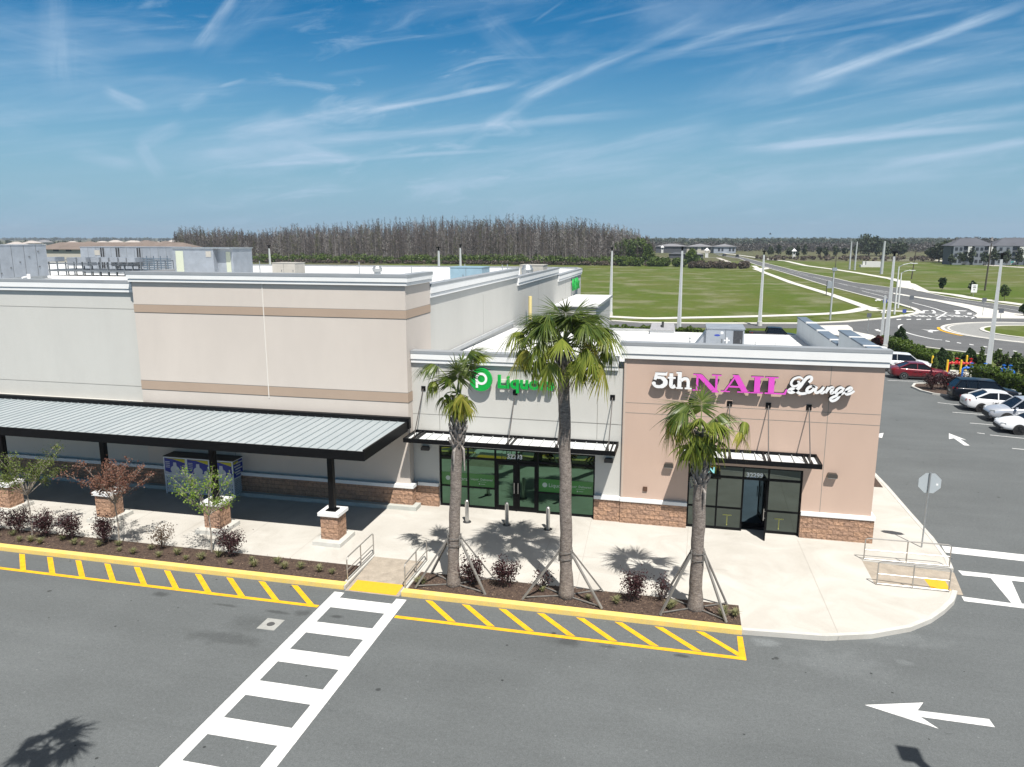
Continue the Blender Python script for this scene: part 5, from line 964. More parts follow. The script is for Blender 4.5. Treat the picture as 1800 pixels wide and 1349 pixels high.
# braces
BR = {0: ((-7.58, 23.62, 1.95), [(-8.92, 23.15), (-6.36, 23.21), (-8.74, 24.36), (-6.33, 24.44)], 'four wooden braces strapped round the sparse crowned palm'), 1: ((-3.62, 23.65, 1.80), [(-5.03, 23.18), (-2.28, 23.12), (-2.39, 24.40), (-4.9, 24.35)], 'four wooden braces strapped round the tallest palm'),
      2: ((.75, 23.78, 2.15), [(-.37, 23.14), (1.74, 23.14), (1.82, 24.36), (-.3, 24.4)], 'four wooden braces strapped round the shortest palm')}
for k, (tp, fe, lb) in BR.items():
    t = empty('palm_brace', (tp[0], tp[1], .16), label=lb, cat='brace', group='wooden braces of the palms')
    for (x, y) in fe:
        d = Vector((x-tp[0], y-tp[1], 0)); dn = d.normalized(); m = MB(); m.bar(dn*.24+Vector((0, 0, tp[2]-.12)), d+Vector((0, 0, .02)), .085, .05); m.build('brace_leg', WOOD, t)
        m = MB(); m.bar(dn*.225+Vector((0, 0, tp[2]-.42)), dn*.225+Vector((0, 0, tp[2]+.02)), .09, .04); m.build('brace_block', WOOD, t)
        m = MB(); m.bar(dn*.16+Vector((0, 0, .10)), d*.96+Vector((0, 0, .10)), .035, .03); m.build('ground_rail', WOOD, t)
    m = MB()
    for dz in (-.30, -.06):
        for j in range(24):
            a, b = 2*math.pi*j/24, 2*math.pi*(j+1)/24; m.bar((.245*math.cos(a), .245*math.sin(a), tp[2]+dz), (.245*math.cos(b), .245*math.sin(b), tp[2]+dz), .01, .03)
    m.build('strap', mat('strap', (.18, .17, .16), .7), t)
# ================================================================ shrubs, saplings, tufts
PURP = leafmat('purple_leaf', (.024, .010, .012), (.082, .036, .038), .2); STEM = mat('stem', (.10, .07, .055), .9)
def shrub(x, y, r, h, n, m_, lb, group, z0=.17, name='shrub', size=.07, stems=9, base='bush', ww=.8):
    t = empty(name, (x, y, z0), label=lb, cat='shrub', group=group); m = MB(); tips = []
    for k in range(stems):
        a = random.uniform(0, 6.28); rr = r*random.uniform(.3, .95); hh = h*random.uniform(.6, 1.0); p = [(0, 0, 0), (rr*.35*math.cos(a), rr*.35*math.sin(a), hh*.5), (rr*math.cos(a), rr*math.sin(a), hh)]; m.tube(p, [.014, .009, .004], 4); tips.append(p)
    m.build('stems', STEM, t); P = []
    for p in tips:
        q = n//stems; b, c = np.array(p[1]), np.array(p[2]); u = rng.random((q, 1))**.7; P.append(b+(c-b)*u*1.05+rng.normal(size=(q, 3))*np.array([r*.24, r*.24, h*.15]))
    P = np.concatenate(P); P[:, 2] = np.abs(P[:, 2])+.03; quads('foliage', leaves(P, size), m_, t); return t
LX = [-29.0, -28.1, -26.90, -25.45, -24.15, -22.60, -19.90, -16.85]
LL = ['purple shrub at the left edge of the photo', 'second purple shrub from the left edge, left of the bushy sapling', 'purple shrub just left of the bushy sapling trunk', 'purple shrub just right of the bushy sapling trunk', 'purple shrub midway between the bushy and the red saplings', 'purple shrub just left of the red leaved sapling trunk', 'thin see-through shrub between the red and the leafy green saplings', 'purple shrub just right of the leafy green sapling trunk']
random.seed(31)
for i, x in enumerate(LX): shrub(x, 23.98+random.uniform(-.08, .08), .50, .95+.12*random.random(), 1700 if i != 6 else 600, PURP if i != 6 else leafmat('thin_leaf', (.10, .06, .04), (.16, .12, .08)), LL[i], 'purple shrubs in the mulch beds', size=.06, stems=14)
for x, y, r, h, n, lb in ((-6.95, 23.8, .48, .95, 1500, 'purple shrub just right of the sparse crowned palm'), (-5.78, 23.85, .48, .90, 1700, 'purple shrub midway between the left and the tallest palms'), (-4.45, 24.1, .35, .7, 260, 'thin small shrub behind the braces of the tallest palm'), (-1.32, 23.9, .45, .98, 1700, 'purple shrub midway between the tallest and the shortest palms'), (-.40, 24.1, .40, .8, 420, 'thin reddish shrub left of the shortest palm')):
    shrub(x, y, r, h, n, PURP, lb, 'purple shrubs in the mulch beds', size=.06, stems=12)
def sapling(x, y, zc, rx, rz, n, m_, lb, seed, th=1.8):
    random.seed(seed); t = empty('sapling', (x, y, .17), label=lb, cat='young tree', group='saplings in the left mulch bed'); m = MB(); m.tube([(0, 0, 0), (.03, .01, th*.5), (.0, 0, th)], [.035, .03, .025], 8); tips = []
    for k in range(26):
        a = random.uniform(0, 6.28); rr = rx*random.uniform(.35, 1.0); hh = zc+random.uniform(-.75, 1.0)*rz*(1.15-rr/rx*.6); mid = (rr*.40*math.cos(a), rr*.40*math.sin(a), th+(hh-th)*.45); end = (rr*math.cos(a), rr*math.sin(a), hh); m.tube([(0, 0, th-.05), mid, end], [.016, .010, .004], 4)
        for j in range(4):
            u = random.uniform(.3, .95); b = Vector(mid).lerp(Vector(end), u); e = b+Vector((random.uniform(-.32, .32), random.uniform(-.32, .32), random.uniform(-.1, .32))); m.tube([b, e], [.006, .003], 3); tips.append((b, e))
        tips.append((Vector(mid), Vector(end)))
    m.build('trunk', mat('sapling_bark', (.30, .26, .22), .9), t); P = []; q = n//len(tips)+1
    for b, e in tips: b, e = np.array(b), np.array(e); P.append(b+(e-b)*rng.random((q, 1))*1.1+rng.normal(size=(q, 3))*.085)
    quads('foliage', leaves(np.concatenate(P), .068), m_, t)
    m = MB()
    for a in (20, 140, 260): m.tube([(0, 0, th-.1), (.75*math.cos(R(a)), .55*math.sin(R(a)), .02)], .005, 4)
    m.build('guy_wires', STEM, t); return t
sapling(-26.21, 24.04, 3.0, 1.6, 1.1, 2900, leafmat('olive_leaf', (.075, .10, .025), (.17, .22, .05), .4), 'bushy green sapling near the left edge of the mulch bed', 41)
sapling(-21.89, 23.96, 3.05, 1.6, 1.05, 3300, leafmat('red_leaf', (.15, .065, .05), (.24, .13, .085), .3), 'sapling with rusty red leaves in the left mulch bed', 42)
sapling(-17.83, 24.2, 2.7, 1.3, 1.2, 1500, leafmat('bright_leaf', (.14, .24, .03), (.28, .40, .06), .45), 'leafy bright green sapling in front of the propane cages', 43, th=1.6)
TG = leafmat('tuft_leaf', (.14, .17, .06), (.34, .32, .18), .3); random.seed(51); tp = None
for i in range(40):
    if i < 28: x = -28.5+i*.60+random.uniform(-.2, .2)
    else: x = random.choice((-8.8, -8.1, -6.0, -5.2, -4.4, -2.9, -1.9, -.7, .0, 1.35, 1.7, 1.95))+random.uniform(-.1, .1)
    y = random.choice((23.35, 23.55, 23.75))+random.uniform(-.08, .08)
    if tp is None:
        m = MB()
        for k in range(60): a = random.uniform(0, 6.28); l_ = random.uniform(.12, .26); o_ = random.uniform(.05, .2); s_ = Vector((-math.sin(a), math.cos(a), 0))*.007; e_ = Vector((o_*math.cos(a), o_*math.sin(a), l_)); md = e_*.55+Vector((0, 0, .05)); m.add([-s_, s_, md+s_, md-s_, e_+Vector((0, 0, -.03))], [(0, 1, 2, 3), (3, 2, 4)])
        o = m.build('grass_tuft', TG); tp = o
    else: o = tp.copy(); C.objects.link(o)
    s = random.uniform(.9, 1.5) if i not in (22, 23, 24, 25, 38, 39) else 1.35; o.location = (x, y, .19); o.scale = (s,)*3; o.rotation_euler.z = random.random()*6; tag(o, 'small pale green ornamental grass tuft set in the brown mulch', 'grass tuft', 'ornamental grass tufts in the mulch beds')
random.seed(61); DG = leafmat('dark_conifer', (.012, .030, .010), (.035, .065, .018), .15); HG = leafmat('hedge_leaf', (.045, .085, .012), (.13, .19, .03), .3); HG2 = leafmat('loose_leaf', (.05, .085, .02), (.12, .17, .05), .3)
RB = leafmat('red_bush_leaf', (.07, .015, .015), (.17, .05, .04), .2)
for x, y, lb in ((20.1, 66.6, 'left dark red bush on the kerb island'), (21.2, 66.8, 'middle dark red bush on the kerb island'), (22.3, 67.2, 'right dark red bush on the kerb island, behind the black car')): shrub(x, y, .75, 1.25, 1500, PURP, lb, 'dark red bushes on the kerb island', z0=.05, size=.10, stems=16)
def hedge(path, w, h, n, lb, m_=HG, size=.16, z0=0.):
    P = [Vector((*p, 0)) for p in path]; L_ = [(P[i+1]-P[i]).length for i in range(len(P)-1)]; c0 = P[0]; t = empty('hedge', (c0.x, c0.y, z0), label=lb, cat='hedge'); Q = []
    for i, l_ in enumerate(L_):
        k = int(n*l_/sum(L_)); d = (P[i+1]-P[i]).normalized(); s = Vector((-d.y, d.x, 0)); u = rng.random(k)*l_; a = rng.random(k)*2-1; z = rng.random(k); f = rng.integers(0, 3, k); a = np.where(f < 2, np.sign(a)*(1-.2*rng.random(k)), a); z = np.where(f == 2, 1-.12*rng.random(k), z)
        wob = .88+.12*np.sin(u*2.1+i)+.10*np.sin(u*5.3)
        X = (P[i]-c0).x+d.x*u+s.x*a*w/2*wob; Y = (P[i]-c0).y+d.y*u+s.y*a*w/2*wob; Q.append(np.stack([X, Y, z*h*wob+.03], 1))
    quads('foliage', leaves(np.concatenate(Q), size), m_, t); m = MB()
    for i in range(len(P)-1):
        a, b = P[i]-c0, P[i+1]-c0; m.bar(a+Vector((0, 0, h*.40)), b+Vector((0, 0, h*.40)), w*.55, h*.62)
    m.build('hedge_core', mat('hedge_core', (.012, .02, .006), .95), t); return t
hedge([(22.9, 92.5), (23.2, 88), (23.4, 84), (23.6, 80), (23.8, 77.6)], 1.7, 1.35, 9000, 'dense clipped hedge behind the red sedan')
hedge([(25.6, 73.0), (26.3, 70.5), (27.1, 67), (27.9, 63), (28.6, 58)], 1.8, 1.35, 10000, 'bright clipped hedge in front of the parked black and white cars')
hedge([(-16, 97.6), (-8, 97.6), (-2, 97.6), (4, 97.5), (8.6, 97.4)], 1.5, 1.15, 6000, 'loose hedge along the road behind the low roofs', size=.2)
def bushy(x, y, r, h, n, m_, lb, cat, name, group=None, size=.2, cone=False, trunk=.0, z0=0., tr=.06):
    t = empty(name, (x, y, z0), label=lb, cat=cat, group=group); z = rng.random(n)
    if cone: rr = r*1.35*(1-z**2.6)*(.70+.35*rng.random(n)**.5); a = rng.random(n)*6.283; P = np.stack([rr*np.cos(a), rr*np.sin(a), trunk+z*(h-trunk)], 1); P[:, :2] += np.stack([np.sin(z*17)*.06, np.cos(z*13)*.06], 1)*r*2
    else:
        k = 9; cs = ell(k, (0, 0, trunk+(h-trunk)*.52), (r*.6, r*.6, (h-trunk)*.34), .4); P = np.concatenate([ell(n//k, c, (r*.45, r*.45, (h-trunk)*.26), .45) for c in cs])
    quads('crown' if name.endswith('tree') else 'foliage', leaves(P, size), m_, t); m = MB(); m.tube([(0, 0, 0), (0, 0, trunk+(h-trunk)*.7)], [tr, tr*.4], 6)
    if not cone:
        for q in range(5): a = q*1.26; m.tube([(0, 0, trunk+.1*h), (r*.5*math.cos(a), r*.5*math.sin(a), h*.7)], [tr*.5, tr*.15], 4)
    m.build('trunk', STEM, t); return t
for (px_, pb, pt, w, lb, mm) in ((1581, 612, 574, 8, 'dark conifer left of the light poles, behind the hedge', DG), (1653, 652, 612, 9.5, 'dark conifer between the two yellow bollards', DG), (1702, 650, 612, 9, 'dark conifer behind the red pipes', DG), (1543, 612, 590, 9, 'rusty red bush tree at the salon roof corner', RB)):
    x, y = G(px_, pb); zt = FY(px_, pt, y)[1]; bushy(x, y, w/F_PX*math.hypot(x, y), zt, 2600, mm, lb, 'tree', 'conifer_tree', size=.17, cone=True, trunk=.15)
random.seed(71)
for k, (px_, py_, w, h) in enumerate(((1668, 647, 7, 1.9), (1683, 645, 6, 1.6), (1722, 654, 8, 2.2), (1736, 650, 7, 2.0), (1752, 655, 8, 2.4), (1768, 657, 7, 2.0), (1784, 660, 8, 2.3), (1798, 668, 8, 2.2), (1714, 668, 5, 1.3), (1641, 660, 6, 1.7))):
    x, y = G(px_, py_); bushy(x, y, w/F_PX*math.hypot(x, y), h, 900, HG2, 'loose green bush behind the parked cars, near the valve pipes', 'bush', 'bush', 'loose bushes round the valve pipes', size=.2)
for (px_, pb, pt, w, lb, mm, tr_) in ((1655.5, 512, 488, 8, 'round young tree in the meadow beyond the road', DG, .25), (1707, 519, 494, 6.5, 'young tree just left of the white speed limit sign', DG, .25), (1765, 530, 500, 9, 'sparse brownish young tree right of the white pole', HG2, .2), (1799, 556, 536, 6, 'dark little tree at the right edge by the median', DG, .15)):
    x, y = G(px_, pb); zt = FY(px_, pt, y)[1]; bushy(x, y, w/F_PX*math.hypot(x, y), zt, 900, mm, lb, 'tree', 'young_tree', size=.42, trunk=zt*tr_)
for x, y in ((8.7, 39.6), (9.3, 40.2), (8.8, 41.2)): shrub(x, y, .4, .5, 300, HG, 'low yellow green plant in the mulch behind the salon corner', 'low plants beside the salon wall', size=.08)
# ================================================================ cars
TYRE = mat('tyre', (.02, .02, .02), .85); RIM = mat('rim', (.45, .46, .47), .3, metal=.9); RIMD = mat('rim_dark', (.05, .05, .055), .35, metal=.7); CGL = mat('car_glass', (.008, .010, .012), .06, spec=.45); TAIL = mat('tail_lamp', (.40, .008, .010), .25); HEADL = mat('head_lamp', (.55, .58, .60), .15, spec=.8); PLT = mat('plate', (.55, .56, .5), .5)
CARK = {'sedan': dict(L=4.85, W=1.84, st=[(-2.42, .46, .84, .60), (-2.32, .30, .99, .80), (-1.95, .22, 1.06, .89), (-1.2, .20, 1.02, .915), (0, .19, .97, .92), (1.0, .19, .95, .915), (1.6, .21, .88, .90), (2.1, .24, .76, .84), (2.36, .32, .64, .70), (2.43, .42, .54, .55)], cab=[(1.05, .94), (.25, 1.40), (-.95, 1.43), (-1.80, 1.05)], wb=1.40, wr=.335),
        'suv': dict(L=4.8, W=1.9, st=[(-2.40, .50, .90, .70), (-2.34, .34, 1.10, .86), (-2.0, .26, 1.14, .93), (-1.2, .24, 1.12, .95), (0, .23, 1.08, .95), (1.0, .23, 1.06, .94), (1.5, .25, 1.02, .92), (2.05, .28, .92, .86), (2.33, .36, .78, .72), (2.40, .46, .62, .58)], cab=[(1.15, 1.06), (.45, 1.62), (-1.85, 1.66), (-2.30, 1.12)], wb=1.38, wr=.37),
        'pickup': dict(L=5.7, W=2.0, st=[(-2.85, .55, 1.20, .90), (-2.80, .50, 1.26, .96), (-2.0, .45, 1.26, .97), (-.8, .42, 1.24, .97), (.5, .42, 1.20, .97), (1.4, .42, 1.18, .96), (1.9, .44, 1.16, .95), (2.5, .48, 1.06, .92), (2.78, .55, .9, .84), (2.85, .62, .8, .72)], cab=[(1.45, 1.16), (.75, 1.80), (-.75, 1.84), (-.95, 1.22)], wb=1.75, wr=.40)}
def car(kind, name, label, cat, paint, x, y, rz, rim=RIM, group='cars parked in the lot', z=.0, simple=False):
    K = CARK[kind]; t = empty(name, (x, y, z), rz, label, cat, group); W2 = K['W']/2; V = []; F = []
    pm = mat('paint_'+paint[0], paint[1], .30, metal=paint[2], spec=.4 if paint[0] != 'black' else .25, coat=.6 if paint[0] != 'black' else .25)
    for (sx, zb, zt, hw) in K['st']:
        half = [(0, zb), (hw*.86, zb), (hw*.985, zb+.12), (hw, zb+(zt-zb)*.45), (hw*.975, zt-.10), (hw*.90, zt-.01), (hw*.5, zt+.025), (0, zt+.03)]
        V += [(sx, -a, b) for a, b in half]+[(sx, a, b) for a, b in half[1:-1][::-1]]
    n = 14; ns = len(K['st'])
    for i in range(ns-1):
        for k in range(n): F.append((i*n+k, (i+1)*n+k, (i+1)*n+(k+1) % n, i*n+(k+1) % n))
    F += [tuple(range(n)), tuple(range((ns-1)*n, ns*n))[::-1]]
    m = MB(); m.add(V, F); b = m.build('body', pm, t, smooth=True); mod = b.modifiers.new('s', 'SUBSURF'); mod.levels = mod.render_levels = 2
    (x0, z0), (x1, z1), (x2, z2), (x3, z3) = K['cab']; wb_, wt_ = W2*.90, W2*.70
    def ringp(off, zo=0): 
        o = []
        for (xx, zz_, ww) in ((x0, z0, wb_), (x1, z1, wt_), ((x1+x2)/2, max(z1, z2)+.02, wt_*1.02), (x2, z2, wt_), (x3, z3, wb_)): o.append((xx, zz_+zo, ww+off))
        return o
    rp = ringp(0); V = [(a, -w, c) for a, c, w in rp]+[(a, w, c) for a, c, w in rp]
    m = MB(); m.add(V+[(x3, -wb_, z3-.1), (x0, -wb_, z0-.1), (x3, wb_, z3-.1), (x0, wb_, z0-.1)], [(0, 5, 6, 1), (1, 6, 7, 2), (2, 7, 8, 3), (3, 8, 9, 4), (0, 1, 2, 3, 4, 10, 11), (5, 13, 12, 9, 8, 7, 6)]); m.build('windows', CGL, t)
    m = MB(); xs = [x1+.05, (x1+x2)/2, x2-.05]; q = 6; V = []
    for xx, zz_ in zip(xs, (z1, max(z1, z2)+.02, z2)):
        for k in range(q+1): u = -1+2*k/q; V.append((xx, u*(wt_+.03), zz_+.012+.045*(1-u*u)))
    F = [(i*(q+1)+k, i*(q+1)+k+1, (i+1)*(q+1)+k+1, (i+1)*(q+1)+k) for i in range(2) for k in range(q)]
    nb = len(V); V2 = V+[(a, b_, c-.05) for a, b_, c in V]; F2 = [tuple(reversed(f)) for f in F]+[tuple(i+nb for i in f) for f in F]
    edge = [0, 1, 2, 3, 4, 5, 6, 13, 20, 19, 18, 17, 16, 15, 14, 7]
    F2 += [(edge[i], edge[(i+1) % 16], edge[(i+1) % 16]+nb, edge[i]+nb) for i in range(16)]
    m.add(V2, F2); m.build('roof', pm, t)
    m = MB()
    for s in (-1, 1):
        m.bar((x0, s*wb_, z0), (x1, s*(wt_+.01), z1+.01), .07, .05); m.bar((x3, s*wb_, z3), (x2, s*(wt_+.01), z2+.01), .16 if kind != 'suv' else .10, .06); xm = (x1+x2)/2; m.bar((xm, s*(wb_+.004), z0), (xm, s*(wt_+.02), max(z1, z2)), .07, .03)
        m.bar((x1, s*(wt_+.015), z1), (xm, s*(wt_+.02), max(z1, z2)+.02), .05, .05); m.bar((xm, s*(wt_+.02), max(z1, z2)+.02), (x2, s*(wt_+.015), z2), .05, .05)
        if kind != 'sedan': xm2 = x2+.35 if kind == 'suv' else xm; m.bar((xm2, s*(wb_+.004), z0+.05), (xm2, s*(wt_+.02), z2), .06, .03)
    m.build('pillars', pm, t)
    r = K['wr']; wp = None
    for wx in (K['wb'], -K['wb']):
        for s in (-1, 1):
            m = MB(); m.tube([(wx, s*(W2-.26), r*.98), (wx, s*(W2+.004), r*.98)], r*1.09, 24); m.build('wheel_arch', BLKT, t)
            m = MB(); m.tube([(wx, s*(W2-.20), r), (wx, s*(W2-.02), r), (wx, s*(W2+.022), r)], [r, r, r*.93], 24); wo = m.build('wheel', TYRE, t)
            m = MB(); m.tube([(wx, s*(W2-.05), r), (wx, s*(W2+.026), r)], r*.20, 10)
            for k in range(5): a = k*1.2566; dx_, dz_ = math.cos(a), math.sin(a); m.bar((wx, s*(W2+.028), r), (wx+dx_*r*.66, s*(W2+.028), r+dz_*r*.66), r*.20, .015)
            for k in range(20): a, b_ = k*.31416, (k+1)*.31416; m.bar((wx+r*.66*math.cos(a), s*(W2+.024), r+r*.66*math.sin(a)), (wx+r*.66*math.cos(b_), s*(W2+.024), r+r*.66*math.sin(b_)), .02, r*.1)
            m.build('rim', rim, wo)
    L2 = K['st'][-1][0]; B2 = K['st'][0][0]; zf = K['st'][-3][2]; zr = K['st'][1][2]
    for s in (-1, 1):
        m = MB(); m.bar((L2-.32, s*(W2-.16), zf-.10), (L2-.08, s*(W2-.42), zf-.13), .10, .12); m.build('headlight', HEADL, t)
        m = MB(); m.bar((B2+.30, s*(W2-.12), zr-.13), (B2+.05, s*(W2-.34), zr-.15), .10, .16 if kind == 'sedan' else .30); m.build('taillight', TAIL, t)
        m = MB(); m.bar((x0-.25, s*(W2-.04), z0+.02), (x0-.25, s*(W2+.14), z0+.06), .14, .12); m.build('wing_mirror', pm, t)
    m = MB(); hwm = W2*1.0
    for s in (-1, 1):
        for xx in (x1-.15, (x1+x2)/2, x2+.25): m.box(xx-.008, s*(hwm+.004)-.006, .34, xx+.008, s*(hwm+.004)+.006, z0-.12)
        m.box(-K['wb']+r*1.1, s*(hwm*.985)-.02, K['st'][4][1]-.01, K['wb']-r*1.1, s*(hwm*.985)+.02, K['st'][4][1]+.09)
        for xx in (x1-.35, (x1+x2)/2-.15): m.box(xx-.09, s*(hwm+.01)-.012, z0-.22, xx+.09, s*(hwm+.01)+.012, z0-.18)
    m.build('side_trim', BLKT, t)
    m = MB(); m.bar((L2-.10, -.72, .36), (L2-.10, .72, .36), .12, .16); m.bar((B2+.10, -.70, .36), (B2+.10, .70, .36), .12, .14); m.build('bumper_trim', BLKT, t)
    m = MB(); m.bar((L2-.03, -.5, zf-.38), (L2-.03, .5, zf-.38), .08, .20); m.build('grille', BLKT, t); m = MB(); m.box(B2-.012, -.22, zr-.42, B2+.06, .22, zr-.28); m.build('number_plate', PLT, t)
    if kind == 'pickup': m = MB(); m.box(-2.75, -.82, 1.05, -1.02, .82, 1.295); m.build('cargo_bed', TYRE, t)
    return t
WH = ('white', (.78, .79, .80), .0); SIL = ('silver', (.52, .55, .60), .3); BK = ('black', (.006, .008, .013), .0); RD = ('dark_red', (.17, .012, .020), .1)
car('sedan', 'sedan_car', 'dark red sedan parked nose to the hedge, side on', 'car', RD, 20.62, 72.15, R(-1))
car('suv', 'suv_car', 'black station wagon with chrome window line, next to the kerb island', 'car', BK, 22.75, 63.1, R(-1))
car('sedan', 'sedan_car', 'white sedan parked rear out beside the black wagon', 'car', WH, 22.55, 59.55, R(-1), RIMD)
car('suv', 'suv_car', 'silver suv parked nose out between two white sedans', 'car', SIL, 22.95, 56.3, R(180))
car('sedan', 'sedan_car', 'white sedan with black grille parked nose out, nearest the camera', 'car', WH, 22.55, 53.1, R(179), RIMD)
car('suv', 'suv_car', 'white hatchback half hidden behind the red sedan', 'car', WH, 20.3, 76.2, R(-1)); car('suv', 'suv_car', 'white suv whose roof just shows beyond the salon corner', 'car', WH, 19.2, 80.2, R(-1))
x, zt = FY(1317, 588, 93.6); car('pickup', 'pickup_truck', 'black pickup truck seen over the low roof', 'pickup truck', BK, x+2.85, 93.6, 0)
for (px_, py_, rz, lb) in ((1273, 450.5, R(100), 'tiny dark car far up the road, left one'), (1296, 452.5, R(80), 'tiny dark car far up the road, right one'), (1692, 463, R(0), 'dark suv on the side street before the apartments')):
    x, y = G(px_, py_); car('suv', 'suv_car', lb, 'car', BK, x, y, rz, group='cars on the far roads', z=-.02)
# ================================================================ woods and far things
BARK1 = mat('cypress_trunk', (.14, .128, .122), .95); BARK2 = mat('cypress_twigs', (.075, .062, .057), .95); BARK3 = mat('cypress_trunk_pale', (.25, .23, .22), .95); BARK4 = mat('cypress_dark', (.035, .030, .027), .95); BARK5 = mat('cypress_bud', (.075, .078, .035), .95)
TOPS = [(300, 408), (320, 404), (400, 404), (440, 409), (480, 405), (520, 400), (560, 399), (620, 396), (680, 390), (730, 387), (800, 387), (850, 384), (900, 383), (950, 386), (1000, 388), (1040, 392), (1080, 399), (1110, 405), (1140, 414), (1160, 420)]
def topz(px): 
    for (a, b), (c, d) in zip(TOPS, TOPS[1:]):
        if a <= px <= c: return b+(d-b)*(px-a)/(c-a)
    return TOPS[0][1] if px < 300 else TOPS[-1][1]
random.seed(81); Q = []; MI = []
def tri_strip(a, b, w0, w1, s, mi): Q.append([a-s*w0, a+s*w0, b+s*w1, b-s*w1]); MI.append(mi)
nf = 0
for row in range(15):
    Dd = 352+row*8.5
    px = 306
    while px < 1152:
        px += random.uniform(2.2, 7.8)*352/Dd*(1.5 if row > 7 else 1)
        if px > 1152-row*2: break
        # keep the left edge of the wood ragged
        d = ray(px, HOR); t = Dd/d.y; x, y = d.x*t, Dd+random.uniform(-4, 4)
        want = HC+(HOR-topz(px))*math.hypot(x, y)/F_PX/1.0
        h = want*random.uniform(.68, .97) if random.random() > .10 else want*random.uniform(1.0, 1.10)
        if row < 2: h *= random.uniform(.72, .96)
        r = np.array([x, y, 0.]); a = random.uniform(-.5, .5)
        s = np.array([math.cos(a), math.sin(a), 0]); lean = np.array([random.uniform(-.4, .4), 0, 0]); top = r+np.array([0, 0, h])+lean
        mt = random.choice((0, 0, 2, 0, 3)); tri_strip(r, r+(top-r)*.9, .19, .05, s, mt)
        s2 = np.array([-s[1], s[0], 0]); tri_strip(r, r+(top-r)*.9, .16, .05, s2, 3)
        nb = random.randint(26, 38); cw = random.uniform(.55, 1.1)
        bm = random.choice((1, 1, 1, 1, 4, 3, 0, 2))
        for k in range(nb):
            u = .22+.78*(k/nb)**.8; p = r+(top-r)*u; ln = (1.05-u)*3.4*cw*random.uniform(.4, 1.1)+.35; aa = random.uniform(0, 6.283); e = p+np.array([math.cos(aa)*ln, math.sin(aa)*ln, ln*random.uniform(.15, .9)]); wv = np.array([0, 0, 1.]) if random.random() < .7 else s
            tri_strip(p, e, .085, .03, wv, bm if random.random() < .7 else 1)
            for j in range(2): q = p+(e-p)*random.uniform(.3, 1); f = q+np.array([random.uniform(-.7, .7), random.uniform(-.5, .5), random.uniform(.1, .9)]); tri_strip(q, f, .085, .035, np.array([.8, .3, .5]), bm)
quads('cypress_wood', np.array(Q), [BARK1, BARK2, BARK3, BARK4, BARK5], mi=MI); o = bpy.data.objects['cypress_wood']; tag(o, 'wood of bare grey brown cypress trees behind the store', 'wood', kind='stuff')
UG = leafmat('understory', (.045, .08, .015), (.12, .17, .03), .25); UB = leafmat('brown_brush', (.07, .055, .045), (.15, .12, .09), .1); FG = leafmat('far_green', (.030, .045, .022), (.050, .068, .032), .1); FGR = leafmat('far_grey_wood', (.07, .066, .06), (.10, .092, .085), .1)
def mass(name, label, pxa, pxb, Dd, h, n, m_, size, depth=6, jag=.4, cat='bushes', clump=None):
    P = []
    nc = clump or int(abs(pxb-pxa)/6)
    for i in range(nc):
        px = random.uniform(pxa, pxb); D0 = (Dd if not callable(Dd) else Dd((px-pxa)/(pxb-pxa))); d = ray(px, HOR); t = (D0+random.uniform(0, depth))/d.y; hh = (h if not callable(h) else h((px-pxa)/(pxb-pxa)))*random.uniform(1-jag, 1); r = hh*random.uniform(.5, .8)
        P.append(ell(n//nc, (d.x*t, d.y*t, hh*.5), (r, r*.8, hh*.52), .4))
    return tag(quads(name, leaves(np.concatenate(P), size), m_), label, cat, kind='stuff')
random.seed(91)
mass('understory_bushes', 'bright green bushes at the foot of the cypress wood', 300, 1110, 344, 5.0, 26000, UG, .8, 5, .6, clump=260)
mass('understory_bushes', 'brown green scrub at the foot of the cypress wood', 300, 1160, 340, 2.4, 12000, UB, .6, 4, .5, clump=200)
mass('thicket', 'green thicket at the end of the field', 1090, 1240, 335, 4.6, 14000, UG, .8, 10, .5); mass('brush', 'brown brush by the road at the end of the field', 1215, 1322, 318, 3.4, 9000, UB, .6, 8, .4)
for (px_, D0, h, r, lb) in ((1105, 352, 13.5, 5.2, 'big green tree at the right end of the cypress wood'), (1128, 356, 12.5, 5.5, 'leafy tree right of the wood edge'), (1140, 350, 9, 4.2, 'lower rounded tree at the wood edge'), (1088, 360, 11, 4, 'green tree standing in the edge of the wood'), (1216, 330, 8.6, 3.3, 'dark pointed tree in the thicket left of the road')):
    d = ray(px_, HOR); t = D0/d.y; bushy(d.x*t, d.y*t, r, h, 2200, UG if h < 13 else HG2, lb, 'tree', 'broadleaf_tree', size=.7, trunk=.8, tr=.25)
for k in range(14):
    px_ = 1352+k*17+random.uniform(-6, 6); D0 = 520+random.uniform(-30, 30); d = ray(px_, HOR); t = D0/d.y; bushy(d.x*t, d.y*t, 2.6, 6.4+random.random()*2, 260, FG, 'dark small tree beyond the meadow', 'tree', 'meadow_tree', 'small trees beyond the meadow', size=1.2, trunk=1.)
for (px_, D0, h, r, lb) in ((1530, 560, 15, 10, 'dark oak group right of the utility poles, left crown'), (1543, 575, 14, 10, 'dark oak right of the utility poles, right crown'), (1582, 540, 10, 7, 'low dark oak beside the white pole'), (1655, 430, 9.5, 7, 'dark oak just left of the apartments'), (1668, 420, 10.5, 6, 'dark oak touching the apartments')):
    d = ray(px_, HOR); t = D0/d.y; bushy(d.x*t, d.y*t, r, h, 1500, FG, lb, 'tree', 'oak_tree', size=1.3, trunk=1.2, tr=.4)
hz = lambda D0, y: HC+(HOR-y)*D0/F_PX
mass('far_woodland', 'grey wooded belt beyond the meadow', 1130, 1700, 700, 9.5, 24000, FGR, 1.4, 120, .5, clump=420); mass('far_woodland', 'green wooded belt near the horizon', 1120, 1850, 1100, 12.2, 24000, FG, 2.2, 300, .35, clump=420)
